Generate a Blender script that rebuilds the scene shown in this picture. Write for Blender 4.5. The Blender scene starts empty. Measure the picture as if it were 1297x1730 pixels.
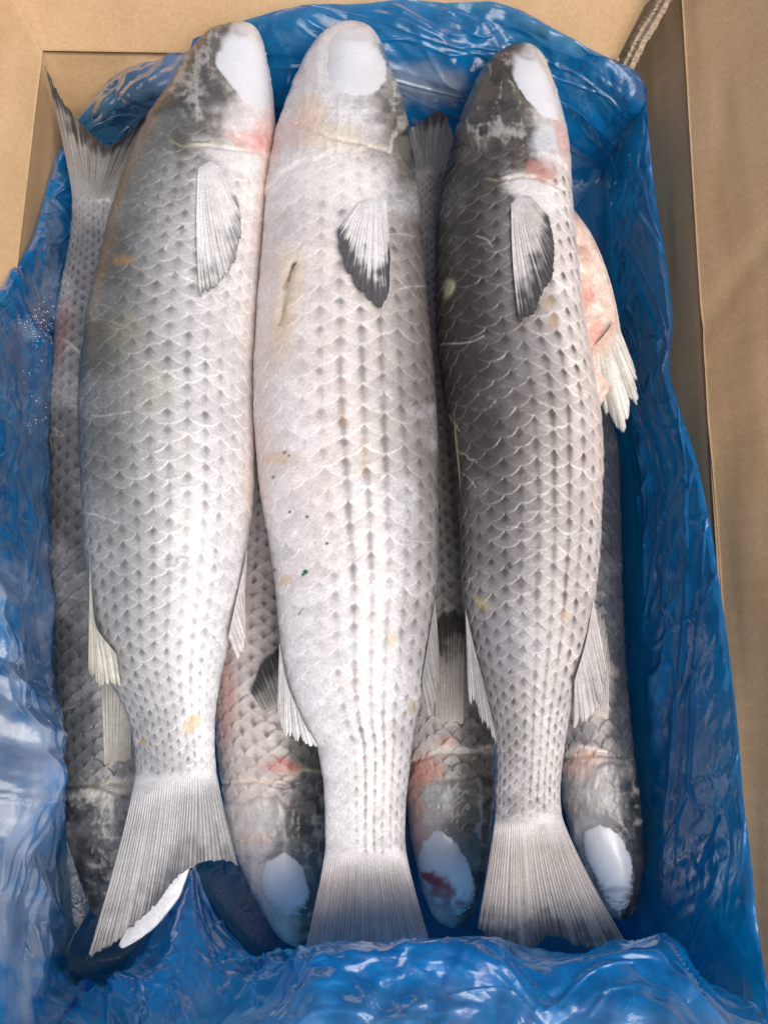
import bpy, math, random
import numpy as np

random.seed(7)
RNG = np.random.default_rng(11)
scene = bpy.context.scene
COL = scene.collection

# ------------------------------------------------------------------ camera
FOC, CX, CY = 1560.0, 648.5, 865.0            # focal length and principal point, in photograph pixels
TILT = math.radians(12.0)
DIST = 0.52
CAM = np.array([0.0, -DIST * math.sin(TILT), 0.13 + DIST * math.cos(TILT)])
FWD = np.array([0.0, math.sin(TILT), -math.cos(TILT)])
UPV = np.array([0.0, math.cos(TILT), math.sin(TILT)])
cd = bpy.data.cameras.new('camera')
cd.sensor_fit = 'VERTICAL'
cd.sensor_height = 24.0
cd.lens = 24.0 * FOC / 1730.0
cd.clip_start, cd.clip_end = 0.01, 200.0
cam = bpy.data.objects.new('camera', cd)
cam.location = CAM
cam.rotation_euler = (TILT, 0, 0)
COL.objects.link(cam)
scene.camera = cam

# ------------------------------------------------------------------ light
SUN_EL, SUN_AZ = math.radians(58), math.radians(142)   # azimuth clockwise from +Y: right, a little to the front
w = bpy.data.worlds.new('World')
scene.world = w
w.use_nodes = True
nt = w.node_tree
bg = nt.nodes['Background']
sky = nt.nodes.new('ShaderNodeTexSky')
sky.sky_type = 'NISHITA'
sky.sun_disc = False
sky.sun_elevation = SUN_EL
sky.sun_rotation = SUN_AZ
sky.air_density = 0.8
sky.dust_density = 6.0
sky.ozone_density = 1.0
nt.links.new(sky.outputs[0], bg.inputs[0])
bg.inputs[1].default_value = 0.135
sd = bpy.data.lights.new('sun', 'SUN')
sd.energy = 1.7
sd.angle = math.radians(45)
sd.color = (1.0, 0.97, 0.935)
so = bpy.data.objects.new('sun', sd)
so.rotation_euler = (math.pi / 2 - SUN_EL, 0, -SUN_AZ + math.pi)
COL.objects.link(so)
scene.view_settings.view_transform = 'Standard'
scene.view_settings.look = 'None'
scene.view_settings.gamma = 1.0
scene.view_settings.exposure = 0.02


# ------------------------------------------------------------------ helpers
def P(px, py, z):
    """photograph pixel -> point in the place at height z"""
    px, py, z = np.broadcast_arrays(np.asarray(px, float), np.asarray(py, float), np.asarray(z, float))
    d = FWD + np.stack([(px - CX) / FOC, 0 * px, 0 * px], -1) - UPV * ((py - CY) / FOC)[..., None]
    lam = (z - CAM[2]) / d[..., 2]
    return CAM + d * lam[..., None]


def proj(p):
    r = p - CAM
    dep = r @ FWD
    return CX + FOC * r[..., 0] / dep, CY - FOC * (r @ UPV) / dep


def lin(r, g, b):
    c = np.array([r, g, b], float) / 255.0
    return np.where(c <= 0.04045, c / 12.92, ((c + 0.055) / 1.055) ** 2.4)


def sstep(a, b, x):
    t = np.clip((x - a) / (b - a), 0, 1)
    return t * t * (3 - 2 * t)


def _hash(ix, iy, seed):
    h = (ix.astype(np.int64) * 374761393 + iy.astype(np.int64) * 668265263 + seed * 974634637) & 0xFFFFFFFF
    h = ((h ^ (h >> 13)) * 1274126177) & 0xFFFFFFFF
    h = ((h ^ (h >> 16)) * 2246822519) & 0xFFFFFFFF
    return ((h ^ (h >> 15)) & 0xFFFFFF) / float(0xFFFFFF)


def vnoise(x, y, seed=0):
    x, y = np.broadcast_arrays(np.asarray(x, float), np.asarray(y, float))
    x0, y0 = np.floor(x), np.floor(y)
    fx, fy = x - x0, y - y0
    fx = fx * fx * fx * (fx * (fx * 6 - 15) + 10)
    fy = fy * fy * fy * (fy * (fy * 6 - 15) + 10)
    a, b = _hash(x0, y0, seed), _hash(x0 + 1, y0, seed)
    c, d = _hash(x0, y0 + 1, seed), _hash(x0 + 1, y0 + 1, seed)
    return (a * (1 - fx) + b * fx) * (1 - fy) + (c * (1 - fx) + d * fx) * fy


def fbm(x, y, seed=0, oct=4):
    s, a, t = 0, 1.0, 0
    for k in range(oct):
        f = 2.03 ** k
        s = s + a * vnoise(x * f + 7.3 * k, y * f - 3.1 * k, seed + 17 * k)
        t += a
        a *= 0.5
    return s / t


def ridged(x, y, seed=0, oct=3):
    s, a, t = 0, 1.0, 0
    for k in range(oct):
        f = 2.1 ** k
        s = s + a * (1 - np.abs(2 * vnoise(x * f + 5.1 * k, y * f + 9.7 * k, seed + 31 * k) - 1))
        t += a
        a *= 0.5
    return s / t


def pchip(xs, ys, x):
    xs, ys = np.asarray(xs, float), np.asarray(ys, float)
    h = np.diff(xs)
    dl = np.diff(ys) / h
    m = np.zeros_like(ys)
    for i in range(1, len(xs) - 1):
        if dl[i - 1] * dl[i] > 0:
            w1, w2 = 2 * h[i] + h[i - 1], h[i] + 2 * h[i - 1]
            m[i] = (w1 + w2) / (w1 / dl[i - 1] + w2 / dl[i])
    m[0], m[-1] = dl[0], dl[-1]
    x = np.clip(x, xs[0], xs[-1])
    i = np.clip(np.searchsorted(xs, x) - 1, 0, len(xs) - 2)
    t = (x - xs[i]) / h[i]
    return ((1 + 2 * t) * (1 - t) ** 2 * ys[i] + t * (1 - t) ** 2 * h[i] * m[i]
            + t * t * (3 - 2 * t) * ys[i + 1] + t * t * (t - 1) * h[i] * m[i + 1])


def poly_at(pts, u, smooth=True):
    """points along a polyline at u in 0..1"""
    pts = np.asarray(pts, float)
    L = np.concatenate([[0], np.cumsum(np.linalg.norm(np.diff(pts, axis=0), axis=1))])
    L /= L[-1]
    f = pchip if smooth and len(pts) > 2 else (lambda a, b, c: np.interp(c, a, b))
    return np.stack([f(L, pts[:, k], u) for k in range(pts.shape[1])], -1)


def link(name, me, mat=None, parent=None):
    o = bpy.data.objects.new(name, me)
    COL.objects.link(o)
    if mat:
        me.materials.append(mat)
    if parent:
        o.parent = parent
        o.matrix_parent_inverse = parent.matrix_world.inverted() if parent.matrix_world else o.matrix_parent_inverse
    return o


def mesh_np(name, V, F, colr=None, extra=None, smooth=True):
    me = bpy.data.meshes.new(name)
    V = np.ascontiguousarray(V, dtype=np.float32)
    F = np.ascontiguousarray(F, dtype=np.int32)
    n = F.shape[1]
    me.vertices.add(len(V))
    me.vertices.foreach_set('co', V.ravel())
    me.loops.add(F.size)
    me.loops.foreach_set('vertex_index', F.ravel())
    me.polygons.add(len(F))
    me.polygons.foreach_set('loop_start', np.arange(0, F.size, n, dtype=np.int32))
    me.polygons.foreach_set('loop_total', np.full(len(F), n, dtype=np.int32))
    me.polygons.foreach_set('use_smooth', np.full(len(F), smooth, dtype=bool))
    if colr is not None:
        a = me.attributes.new('pigment', 'FLOAT_COLOR', 'POINT')
        c = np.ones((len(V), 4), np.float32)
        c[:, :3] = np.clip(colr, 0, 1)
        a.data.foreach_set('color', c.ravel())
    for k, v in (extra or {}).items():
        a = me.attributes.new(k, 'FLOAT', 'POINT')
        a.data.foreach_set('value', np.ascontiguousarray(v, dtype=np.float32).ravel())
    me.update()
    me.validate()
    return me


def grid_faces(n, m, wrap=False):
    i = np.arange(n - 1)[:, None]
    j = np.arange(m if wrap else m - 1)[None, :]
    a = i * m + j
    b = i * m + (j + 1) % m
    return np.stack([a, b, b + m, a + m], -1).reshape(-1, 4)


def grid_normals(Pn, wrap=False):
    du = np.gradient(Pn, axis=0)
    if wrap:
        dv = (np.roll(Pn, -1, 1) - np.roll(Pn, 1, 1))
    else:
        dv = np.gradient(Pn, axis=1)
    n = np.cross(du, dv)
    return n / np.maximum(np.linalg.norm(n, axis=-1, keepdims=True), 1e-12)


def thing(name, label, cat, loc=(0, 0, 0), group=None):
    o = bpy.data.objects.new(name, None)
    COL.objects.link(o)
    o.location = loc
    o['label'], o['category'] = label, cat
    if group:
        o['group'] = group
    bpy.context.view_layer.update()
    return o


# ------------------------------------------------------------------ materials
def mat_new(name):
    m = bpy.data.materials.new(name)
    m.use_nodes = True
    t = m.node_tree
    b = t.nodes['Principled BSDF']
    return m, t, b


def nd(t, kind, **kw):
    n = t.nodes.new(kind)
    for k, v in kw.items():
        if k in n.inputs.keys():
            n.inputs[k].default_value = v
        else:
            setattr(n, k, v)
    return n


def skin_material(name, rough=0.38, coat=0.25, bump=0.25, fine=900.0):
    m, t, b = mat_new(name)
    L = t.links.new
    at = nd(t, 'ShaderNodeAttribute', attribute_name='pigment')
    tc = nd(t, 'ShaderNodeTexCoord')
    n1 = nd(t, 'ShaderNodeTexNoise', Scale=fine, Detail=3.0, Roughness=0.7)
    n2 = nd(t, 'ShaderNodeTexNoise', Scale=160.0, Detail=4.0, Roughness=0.65)
    L(tc.outputs['Object'], n1.inputs['Vector'])
    L(tc.outputs['Object'], n2.inputs['Vector'])
    mr = nd(t, 'ShaderNodeMapRange')
    mr.inputs['From Min'].default_value, mr.inputs['From Max'].default_value = 0.3, 0.7
    mr.inputs['To Min'].default_value, mr.inputs['To Max'].default_value = (0.82, 1.14) if fine > 200 else (0.97, 1.02)
    L(n1.outputs['Fac'], mr.inputs['Value'])
    mx = nd(t, 'ShaderNodeVectorMath', operation='SCALE')
    L(at.outputs['Color'], mx.inputs[0])
    L(mr.outputs['Result'], mx.inputs['Scale'])
    L(mx.outputs[0], b.inputs['Base Color'])
    r = nd(t, 'ShaderNodeMapRange')
    r.inputs['From Min'].default_value, r.inputs['From Max'].default_value = 0.3, 0.7
    r.inputs['To Min'].default_value, r.inputs['To Max'].default_value = rough - 0.12, rough + 0.15
    L(n2.outputs['Fac'], r.inputs['Value'])
    L(r.outputs['Result'], b.inputs['Roughness'])
    b.inputs['Coat Weight'].default_value = coat
    b.inputs['Coat Roughness'].default_value = 0.10
    ad = nd(t, 'ShaderNodeMath', operation='ADD')
    L(n1.outputs['Fac'], ad.inputs[0])
    L(n2.outputs['Fac'], ad.inputs[1])
    bp = nd(t, 'ShaderNodeBump', Strength=bump, Distance=0.0006)
    L(ad.outputs[0], bp.inputs['Height'])
    L(bp.outputs['Normal'], b.inputs['Normal'])
    L(bp.outputs['Normal'], b.inputs['Coat Normal'])
    return m


M_SKIN = skin_material('fish_skin', rough=0.34, coat=0.3)
M_EYE = skin_material('clouded_eyelid', rough=0.32, coat=0.35, bump=0.03, fine=60)
M_FLESH = skin_material('raw_flesh', rough=0.3, coat=0.5, bump=0.3, fine=500)


def fin_material():
    m = skin_material('fin_membrane', rough=0.42, coat=0.15, bump=0.2)
    t = m.node_tree
    b = t.nodes['Principled BSDF']
    out = [n for n in t.nodes if n.type == 'OUTPUT_MATERIAL'][0]
    tr = nd(t, 'ShaderNodeBsdfTranslucent')
    src = b.inputs['Base Color'].links[0].from_socket
    t.links.new(src, tr.inputs['Color'])
    mx = nd(t, 'ShaderNodeMixShader')
    mx.inputs[0].default_value = 0.25
    t.links.new(b.outputs[0], mx.inputs[1])
    t.links.new(tr.outputs[0], mx.inputs[2])
    t.links.new(mx.outputs[0], out.inputs['Surface'])
    return m


M_FIN = fin_material()


def film_material():
    m, t, b = mat_new('blue_plastic_film')
    L = t.links.new
    out = [n for n in t.nodes if n.type == 'OUTPUT_MATERIAL'][0]
    at = nd(t, 'ShaderNodeAttribute', attribute_name='thin')
    tc = nd(t, 'ShaderNodeTexCoord')
    n1 = nd(t, 'ShaderNodeTexNoise', Scale=55.0, Detail=5.0, Roughness=0.6, Distortion=1.2)
    L(tc.outputs['Object'], n1.inputs['Vector'])
    vo = nd(t, 'ShaderNodeTexVoronoi', Scale=110.0, feature='DISTANCE_TO_EDGE')
    wr = nd(t, 'ShaderNodeVectorMath', operation='ADD')
    sc = nd(t, 'ShaderNodeVectorMath', operation='SCALE')
    sc.inputs['Scale'].default_value = 0.03
    L(n1.outputs['Color'], sc.inputs[0])
    L(sc.outputs[0], wr.inputs[0])
    L(tc.outputs['Object'], wr.inputs[1])
    L(wr.outputs[0], vo.inputs['Vector'])
    cr = nd(t, 'ShaderNodeValToRGB')
    cr.color_ramp.elements[0].color = (0.0, 0.135, 0.42, 1)
    cr.color_ramp.elements[0].position = 0.3
    cr.color_ramp.elements[1].color = (0.002, 0.29, 0.74, 1)
    cr.color_ramp.elements[1].position = 0.7
    L(n1.outputs['Fac'], cr.inputs['Fac'])
    fa = nd(t, 'ShaderNodeAttribute', attribute_name='frost_or_glare')
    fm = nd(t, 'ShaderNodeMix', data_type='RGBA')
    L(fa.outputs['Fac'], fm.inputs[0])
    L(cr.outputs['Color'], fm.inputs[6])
    fm.inputs[7].default_value = (0.50, 0.58, 0.74, 1)  # pale tint mixed into the film colour as painted glare
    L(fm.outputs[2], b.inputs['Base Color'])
    b.inputs['Roughness'].default_value = 0.06
    b.inputs['Specular IOR Level'].default_value = 0.6
    b.inputs['Coat Weight'].default_value = 0.5
    b.inputs['Coat Roughness'].default_value = 0.05
    bp1 = nd(t, 'ShaderNodeBump', Strength=0.07, Distance=0.004)
    L(n1.outputs['Fac'], bp1.inputs['Height'])
    bp2 = nd(t, 'ShaderNodeBump', Strength=0.09, Distance=0.004)
    L(vo.outputs['Distance'], bp2.inputs['Height'])
    L(bp1.outputs['Normal'], bp2.inputs['Normal'])
    for s in ('Normal', 'Coat Normal'):
        L(bp2.outputs['Normal'], b.inputs[s])
    tl = nd(t, 'ShaderNodeBsdfTranslucent')
    tl.inputs['Color'].default_value = (0.0, 0.42, 0.98, 1)
    L(bp2.outputs['Normal'], tl.inputs['Normal'])
    m1 = nd(t, 'ShaderNodeMixShader')
    m1.inputs[0].default_value = 0.35
    L(b.outputs[0], m1.inputs[1])
    L(tl.outputs[0], m1.inputs[2])
    tp = nd(t, 'ShaderNodeBsdfTransparent')
    tp.inputs['Color'].default_value = (0.22, 0.52, 0.85, 1)
    m2 = nd(t, 'ShaderNodeMixShader')
    L(at.outputs['Fac'], m2.inputs[0])
    L(m1.outputs[0], m2.inputs[1])
    # the clear share of the film keeps its gloss
    gl = nd(t, 'ShaderNodeBsdfGlossy')
    gl.inputs['Roughness'].default_value = 0.12
    L(bp2.outputs['Normal'], gl.inputs['Normal'])
    fr = nd(t, 'ShaderNodeFresnel', IOR=1.5)
    L(bp2.outputs['Normal'], fr.inputs['Normal'])
    m3 = nd(t, 'ShaderNodeMixShader')
    L(fr.outputs[0], m3.inputs[0])
    L(tp.outputs[0], m3.inputs[1])
    L(gl.outputs[0], m3.inputs[2])
    L(m3.outputs[0], m2.inputs[2])
    L(m2.outputs[0], out.inputs['Surface'])
    return m


M_FILM = film_material()


def card_material(name, c0, c1, wave=True):
    m, t, b = mat_new(name)
    L = t.links.new
    tc = nd(t, 'ShaderNodeTexCoord')
    n1 = nd(t, 'ShaderNodeTexNoise', Scale=14.0, Detail=6.0, Roughness=0.6)
    n2 = nd(t, 'ShaderNodeTexNoise', Scale=420.0, Detail=3.0, Roughness=0.8)
    for n in (n1, n2):
        L(tc.outputs['Object'], n.inputs['Vector'])
    cr = nd(t, 'ShaderNodeValToRGB')
    cr.color_ramp.elements[0].color = (*c0, 1)
    cr.color_ramp.elements[0].position = 0.3
    cr.color_ramp.elements[1].color = (*c1, 1)
    cr.color_ramp.elements[1].position = 0.7
    L(n1.outputs['Fac'], cr.inputs['Fac'])
    mr = nd(t, 'ShaderNodeMapRange')
    mr.inputs['From Min'].default_value, mr.inputs['From Max'].default_value = 0.25, 0.75
    mr.inputs['To Min'].default_value, mr.inputs['To Max'].default_value = 0.86, 1.12
    L(n2.outputs['Fac'], mr.inputs['Value'])
    vm = nd(t, 'ShaderNodeVectorMath', operation='SCALE')
    L(cr.outputs['Color'], vm.inputs[0])
    L(mr.outputs['Result'], vm.inputs['Scale'])
    L(vm.outputs[0], b.inputs['Base Color'])
    b.inputs['Roughness'].default_value = 0.85
    b.inputs['Specular IOR Level'].default_value = 0.2
    wv = nd(t, 'ShaderNodeTexWave', Scale=26.0, Distortion=0.6, bands_direction='Y')
    wv.inputs['Detail'].default_value = 2.0
    L(tc.outputs['Object'], wv.inputs['Vector'])
    bp = nd(t, 'ShaderNodeBump', Strength=0.05 if wave else 0.0, Distance=0.002)
    L(wv.outputs['Fac'], bp.inputs['Height'])
    bp2 = nd(t, 'ShaderNodeBump', Strength=0.25, Distance=0.0006)
    L(n2.outputs['Fac'], bp2.inputs['Height'])
    L(bp.outputs['Normal'], bp2.inputs['Normal'])
    L(bp2.outputs['Normal'], b.inputs['Normal'])
    return m


M_CARD = card_material('cardboard', (0.47, 0.305, 0.16), (0.55, 0.375, 0.21))
M_TORN = card_material('torn_cardboard', (0.42, 0.33, 0.22), (0.55, 0.45, 0.33), False)


# ------------------------------------------------------------------ ground under the box
gm, gt, gb = mat_new('concrete')
gn = nd(gt, 'ShaderNodeTexNoise', Scale=30.0, Detail=8.0)
gr = nd(gt, 'ShaderNodeValToRGB')
gr.color_ramp.elements[0].color = (0.22, 0.21, 0.20, 1)
gr.color_ramp.elements[1].color = (0.36, 0.35, 0.33, 1)
gt.links.new(gn.outputs['Fac'], gr.inputs['Fac'])
gt.links.new(gr.outputs['Color'], gb.inputs['Base Color'])
gb.inputs['Roughness'].default_value = 0.9
g = link('ground', mesh_np('ground', [[-30, -30, -.012], [30, -30, -.012], [30, 30, -.012], [-30, 30, -.012]], [[0, 1, 2, 3]]), gm)
g['kind'] = 'structure'


# ------------------------------------------------------------------ cardboard box
box = thing('cardboard_box', 'open brown cardboard box holding the fish and the blue bag', 'box')
RIM = 0.100


def sheet(name, corners, n=(40, 40), thick=0.004, mat=M_CARD, warp=0.0015, seed=1, creases=()):
    """bent board between four corner points A B / D C, with thickness"""
    A, B, Cc, D = [np.asarray(c, float) for c in corners]
    u = np.linspace(0, 1, n[0])[:, None, None]
    v = np.linspace(0, 1, n[1])[None, :, None]
    G = (A * (1 - u) + B * u) * (1 - v) + (D * (1 - u) + Cc * u) * v
    N = grid_normals(G)
    if ((np.array([0, 0, .3]) - G[n[0] // 2, n[1] // 2]) * N[n[0] // 2, n[1] // 2]).sum() < 0:
        N = -N
    U, W = u[..., 0] + 0 * v[..., 0], v[..., 0] + 0 * u[..., 0]
    d = warp * (2 * fbm(U * 3, W * 3, seed, 3) - 1)
    for (cu, cv, ang, amp, wd) in creases:      # pressed folds
        q = (U - cu) * math.sin(ang) + (W - cv) * math.cos(ang)
        d = d + amp * np.exp(-(q / wd) ** 2)
    G = G + N * d[..., None]
    top, bot = G, G - N * thick
    nn = n[0] * n[1]
    F = grid_faces(*n)
    V = np.concatenate([top.reshape(-1, 3), bot.reshape(-1, 3)])
    idx = np.arange(nn).reshape(n)
    ring = np.concatenate([idx[:, 0], idx[-1, 1:], idx[-2::-1, -1], idx[0, -2:0:-1]])
    nx = np.roll(ring, -1)
    side = np.stack([ring, nx, nx + nn, ring + nn], -1)
    F = np.concatenate([F, F[:, ::-1] + nn, side[:, ::-1]])
    return link(name, mesh_np(name, V, F), mat, box)


def pt(px, py, z):
    return P(px, py, z).reshape(3)


TL, TR = pt(70, 88, RIM), pt(1150, 62, RIM)
BR, BL = pt(1262, 1790, RIM), pt(-130, 1790, RIM)
TRR = pt(1146, -60, RIM)                     # the right wall runs on past the torn corner


def low(p, k=1.0):
    return np.array([p[0] * k, p[1] * k, 0.0])


TRF = pt(1046, 104, RIM)
fTL, fTR, fBR, fBL = low(TL), low(TRF), low(BR), low(BL)
fRR = low(TRR)
fBR[0] *= .83
fRR[0] *= .83
fTL[1] *= .91
fTR[1] *= .91
sheet('side_wall', (fTL, fTR, TRF, TL), seed=2)                       # far end
sheet('side_wall', (fBL, fTL, TL, BL), seed=3)                       # left
sheet('side_wall', (fRR, fBR, BR, TRR), (60, 40), seed=4)             # right
sheet('side_wall', (fBR, fBL, BL, BR), seed=5)                       # near end
sheet('bottom_panel', (fBL + [0, 0, -.005], fBR + [0, 0, -.005], fTR + [0, 0, -.005], fTL + [0, 0, -.005]), warp=0, seed=6)
E = np.array([0, 0, .0015])
# flaps leaning outwards from the rim
sheet('flap', (TL + E, pt(1040, 104, RIM) + E, pt(1190, -190, RIM + .05), pt(-74, -190, RIM + .05)), seed=7, warp=.002)
sheet('flap', (BL + E, pt(74, 82, RIM), pt(-60, -190, RIM + .049), pt(-520, 1790, RIM + .015)), (60, 40), seed=8)
sheet('flap', (TRR + E, BR + E, pt(1660, 1760, RIM + .095), pt(1500, -340, RIM + .095)), (80, 80), seed=9, warp=.003,
      creases=[(0.33, 0.5, 1.45, -.0016, .010), (0.42, 0.5, 1.45, .001, .03)])
sheet('flap', (BR + E, BL + E, pt(-160, 2400, RIM - .05), pt(1290, 2400, RIM - .05)), seed=10)


def torn_strip():
    n = 46
    u = np.linspace(0, 1, n)
    cl = poly_at([(1058, 112), (1080, 66), (1112, 14), (1150, -60)], u)
    wd = 9 + 5 * fbm(u * 9, u * 0, 3, 3) + 3 * (RNG.random(n) - .5)
    cs = np.array([-1.0, -.55, -.1, .35, 1.0])
    zz = np.array([-.002, .001, .0, .0025, -.002])
    Q = cl[:, None] + cs[None, :, None] * wd[:, None, None] * np.array([1.0, .45])
    z = RIM - .012 + .062 * u[:, None] + zz[None] + .0012 * (RNG.random((n, 5)) - .5)
    G = P(Q[..., 0], Q[..., 1], z)
    G2 = G - np.array([0, 0, .004])
    m = n * 5
    idx = np.arange(m).reshape(n, 5)
    ring = np.concatenate([idx[:, 0], idx[-1, 1:], idx[-2::-1, -1], idx[0, -2:0:-1]])
    nx = np.roll(ring, -1)
    F = grid_faces(n, 5)
    F = np.concatenate([F, F[:, ::-1] + m, np.stack([ring, ring + m, nx + m, nx], -1)])
    link('torn_edge', mesh_np('torn_edge', np.concatenate([G.reshape(-1, 3), G2.reshape(-1, 3)]), F, smooth=False), M_TORN, box)


torn_strip()


# ------------------------------------------------------------------ fish
class Fish:
    pass


def fish_shape(left, right, zc, kmid=0.84, head_up=True, ztail=0.0):
    """outline in photograph pixels -> lofted body"""
    f = Fish()
    L, R = np.array(left, float), np.array(right, float)
    if not head_up:
        L, R = L[::-1], R[::-1]
    f.y0, f.y1 = L[0, 1], L[-1, 1]
    f.up = head_up
    ys = np.unique(np.concatenate([L[:, 1], R[:, 1]]))
    xl, xr = pchip(L[:, 1], L[:, 0], ys), pchip(R[:, 1], R[:, 0], ys)
    f.ys, f.cs, f.ws2 = ys, (xl + xr) / 2, ((xr - xl) / 2) ** 2
    f.zc0, f.kmid, f.ztail = zc, kmid, ztail
    return f


def f_s(f, y):          # 0 at the snout, 1 at the tail end
    s = (y - f.y0) / (f.y1 - f.y0)
    return s if f.up else 1 - s


def f_row(f, y):
    y = np.clip(y, f.y0, f.y1)
    s = f_s(f, y)
    c = pchip(f.ys, f.cs, y)
    wpx = np.sqrt(np.maximum(pchip(f.ys, f.ws2, y), 0.3))
    z = f.zc0 + f.ztail * sstep(0.55, 1.0, s) - 0.006 * (1 - sstep(0, .25, s))
    A, B = P(c - wpx, y, z), P(c + wpx, y, z)
    cen, e = (A + B) / 2, (B - A) / 2
    k = f.kmid * (1 - 0.30 * sstep(.45, .85, s) - .38 * sstep(.80, 1.0, s)) * (1 - .12 * (1 - sstep(0, .3, s)))
    h = np.linalg.norm(e, axis=-1) * k
    return s, cen, e, h


def f_top(f, px, py, off=0.0):
    """point of the upper skin under a photograph pixel"""
    px, py = np.broadcast_arrays(np.asarray(px, float), np.asarray(py, float))
    z = np.full(px.shape, f.zc0 + .03)
    tab_y = np.linspace(f.y0, f.y1, 600)
    s, cen, e, h = f_row(f, tab_y)
    wy = cen[:, 1]
    o = np.argsort(wy)
    for _ in range(14):
        p = P(px, py, z)
        cx = np.interp(p[..., 1], wy[o], cen[o, 0])
        ww = np.interp(p[..., 1], wy[o], e[o, 0])
        hh = np.interp(p[..., 1], wy[o], h[o])
        zz = np.interp(p[..., 1], wy[o], cen[o, 2])
        t = np.clip((p[..., 0] - cx) / np.maximum(ww, 1e-5), -.985, .985)
        z = 0.4 * z + 0.6 * (zz + hh * np.sqrt(1 - t * t) ** .92)
    return P(px, py, z + off)


def blob_mask(px, py, cx, cy, rx, ry, ang=0, soft=.5, nz=.35, ns=.03, seed=0):
    a = math.radians(ang)
    dx, dy = px - cx, py - cy
    x, y = dx * math.cos(a) + dy * math.sin(a), -dx * math.sin(a) + dy * math.cos(a)
    r = np.hypot(x / rx, y / ry)
    near = r < 2.2
    out = np.zeros_like(r)
    rr = r[near] + nz * (2 * fbm(px[near] * ns, py[near] * ns, seed + int(cx), 4) - 1)
    out[near] = 1 - sstep(1 - soft, 1 + soft, rr)
    return out


def line_mask(px, py, pts, wd):
    pts = np.asarray(pts, float)
    best = np.full(px.shape, 1e9)
    x0, x1 = pts[:, 0].min() - 4 * wd, pts[:, 0].max() + 4 * wd
    y0, y1 = pts[:, 1].min() - 4 * wd, pts[:, 1].max() + 4 * wd
    near = (px > x0) & (px < x1) & (py > y0) & (py < y1)
    X, Y = px[near], py[near]
    bb = np.full(X.shape, 1e9)
    for a, b in zip(pts[:-1], pts[1:]):
        d = b - a
        t = np.clip(((X - a[0]) * d[0] + (Y - a[1]) * d[1]) / (d @ d), 0, 1)
        bb = np.minimum(bb, np.hypot(X - a[0] - t * d[0], Y - a[1] - t * d[1]))
    best[near] = bb
    return np.exp(-(best / wd) ** 2)


def mix(c, m, col):
    return c * (1 - m[..., None]) + np.asarray(col) * m[..., None]


def scale_field(cc, rr, Ry=0.62, kq=0.95, seed=0):
    """cc column, rr row: scales lie like shingles, front ones on top.
    returns distance to the free margin, sideways offset, id randoms"""
    best = np.full(cc.shape, 1e9)
    D = np.zeros(cc.shape); DC = np.zeros(cc.shape); H1 = np.zeros(cc.shape); H2 = np.zeros(cc.shape)
    base = np.floor(cc)
    for dk in (-1, 0, 1, 2):
        c0 = base + dk
        off = 0.5 * np.mod(c0, 2)
        jit = 0.10 * (_hash(c0, np.zeros_like(c0), seed + 5) - .5)
        dc = cc - c0 - jit
        m = Ry - .8 * (1 - np.sqrt(np.maximum(1 - .9 * dc * dc, 0)))
        ok = np.abs(dc) < 1.02
        q = rr - m - off
        r0 = np.ceil(q)
        h1 = _hash(c0, r0, seed + 1)
        top = ok & (r0 + off < best)
        best = np.where(top, r0 + off, best)
        D = np.where(top, r0 - q, D)
        DC = np.where(top, dc, DC)
        H1 = np.where(top, h1, H1)
        H2 = np.where(top, _hash(c0, r0, seed + 2), H2)
    return D, DC, H1, H2


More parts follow.
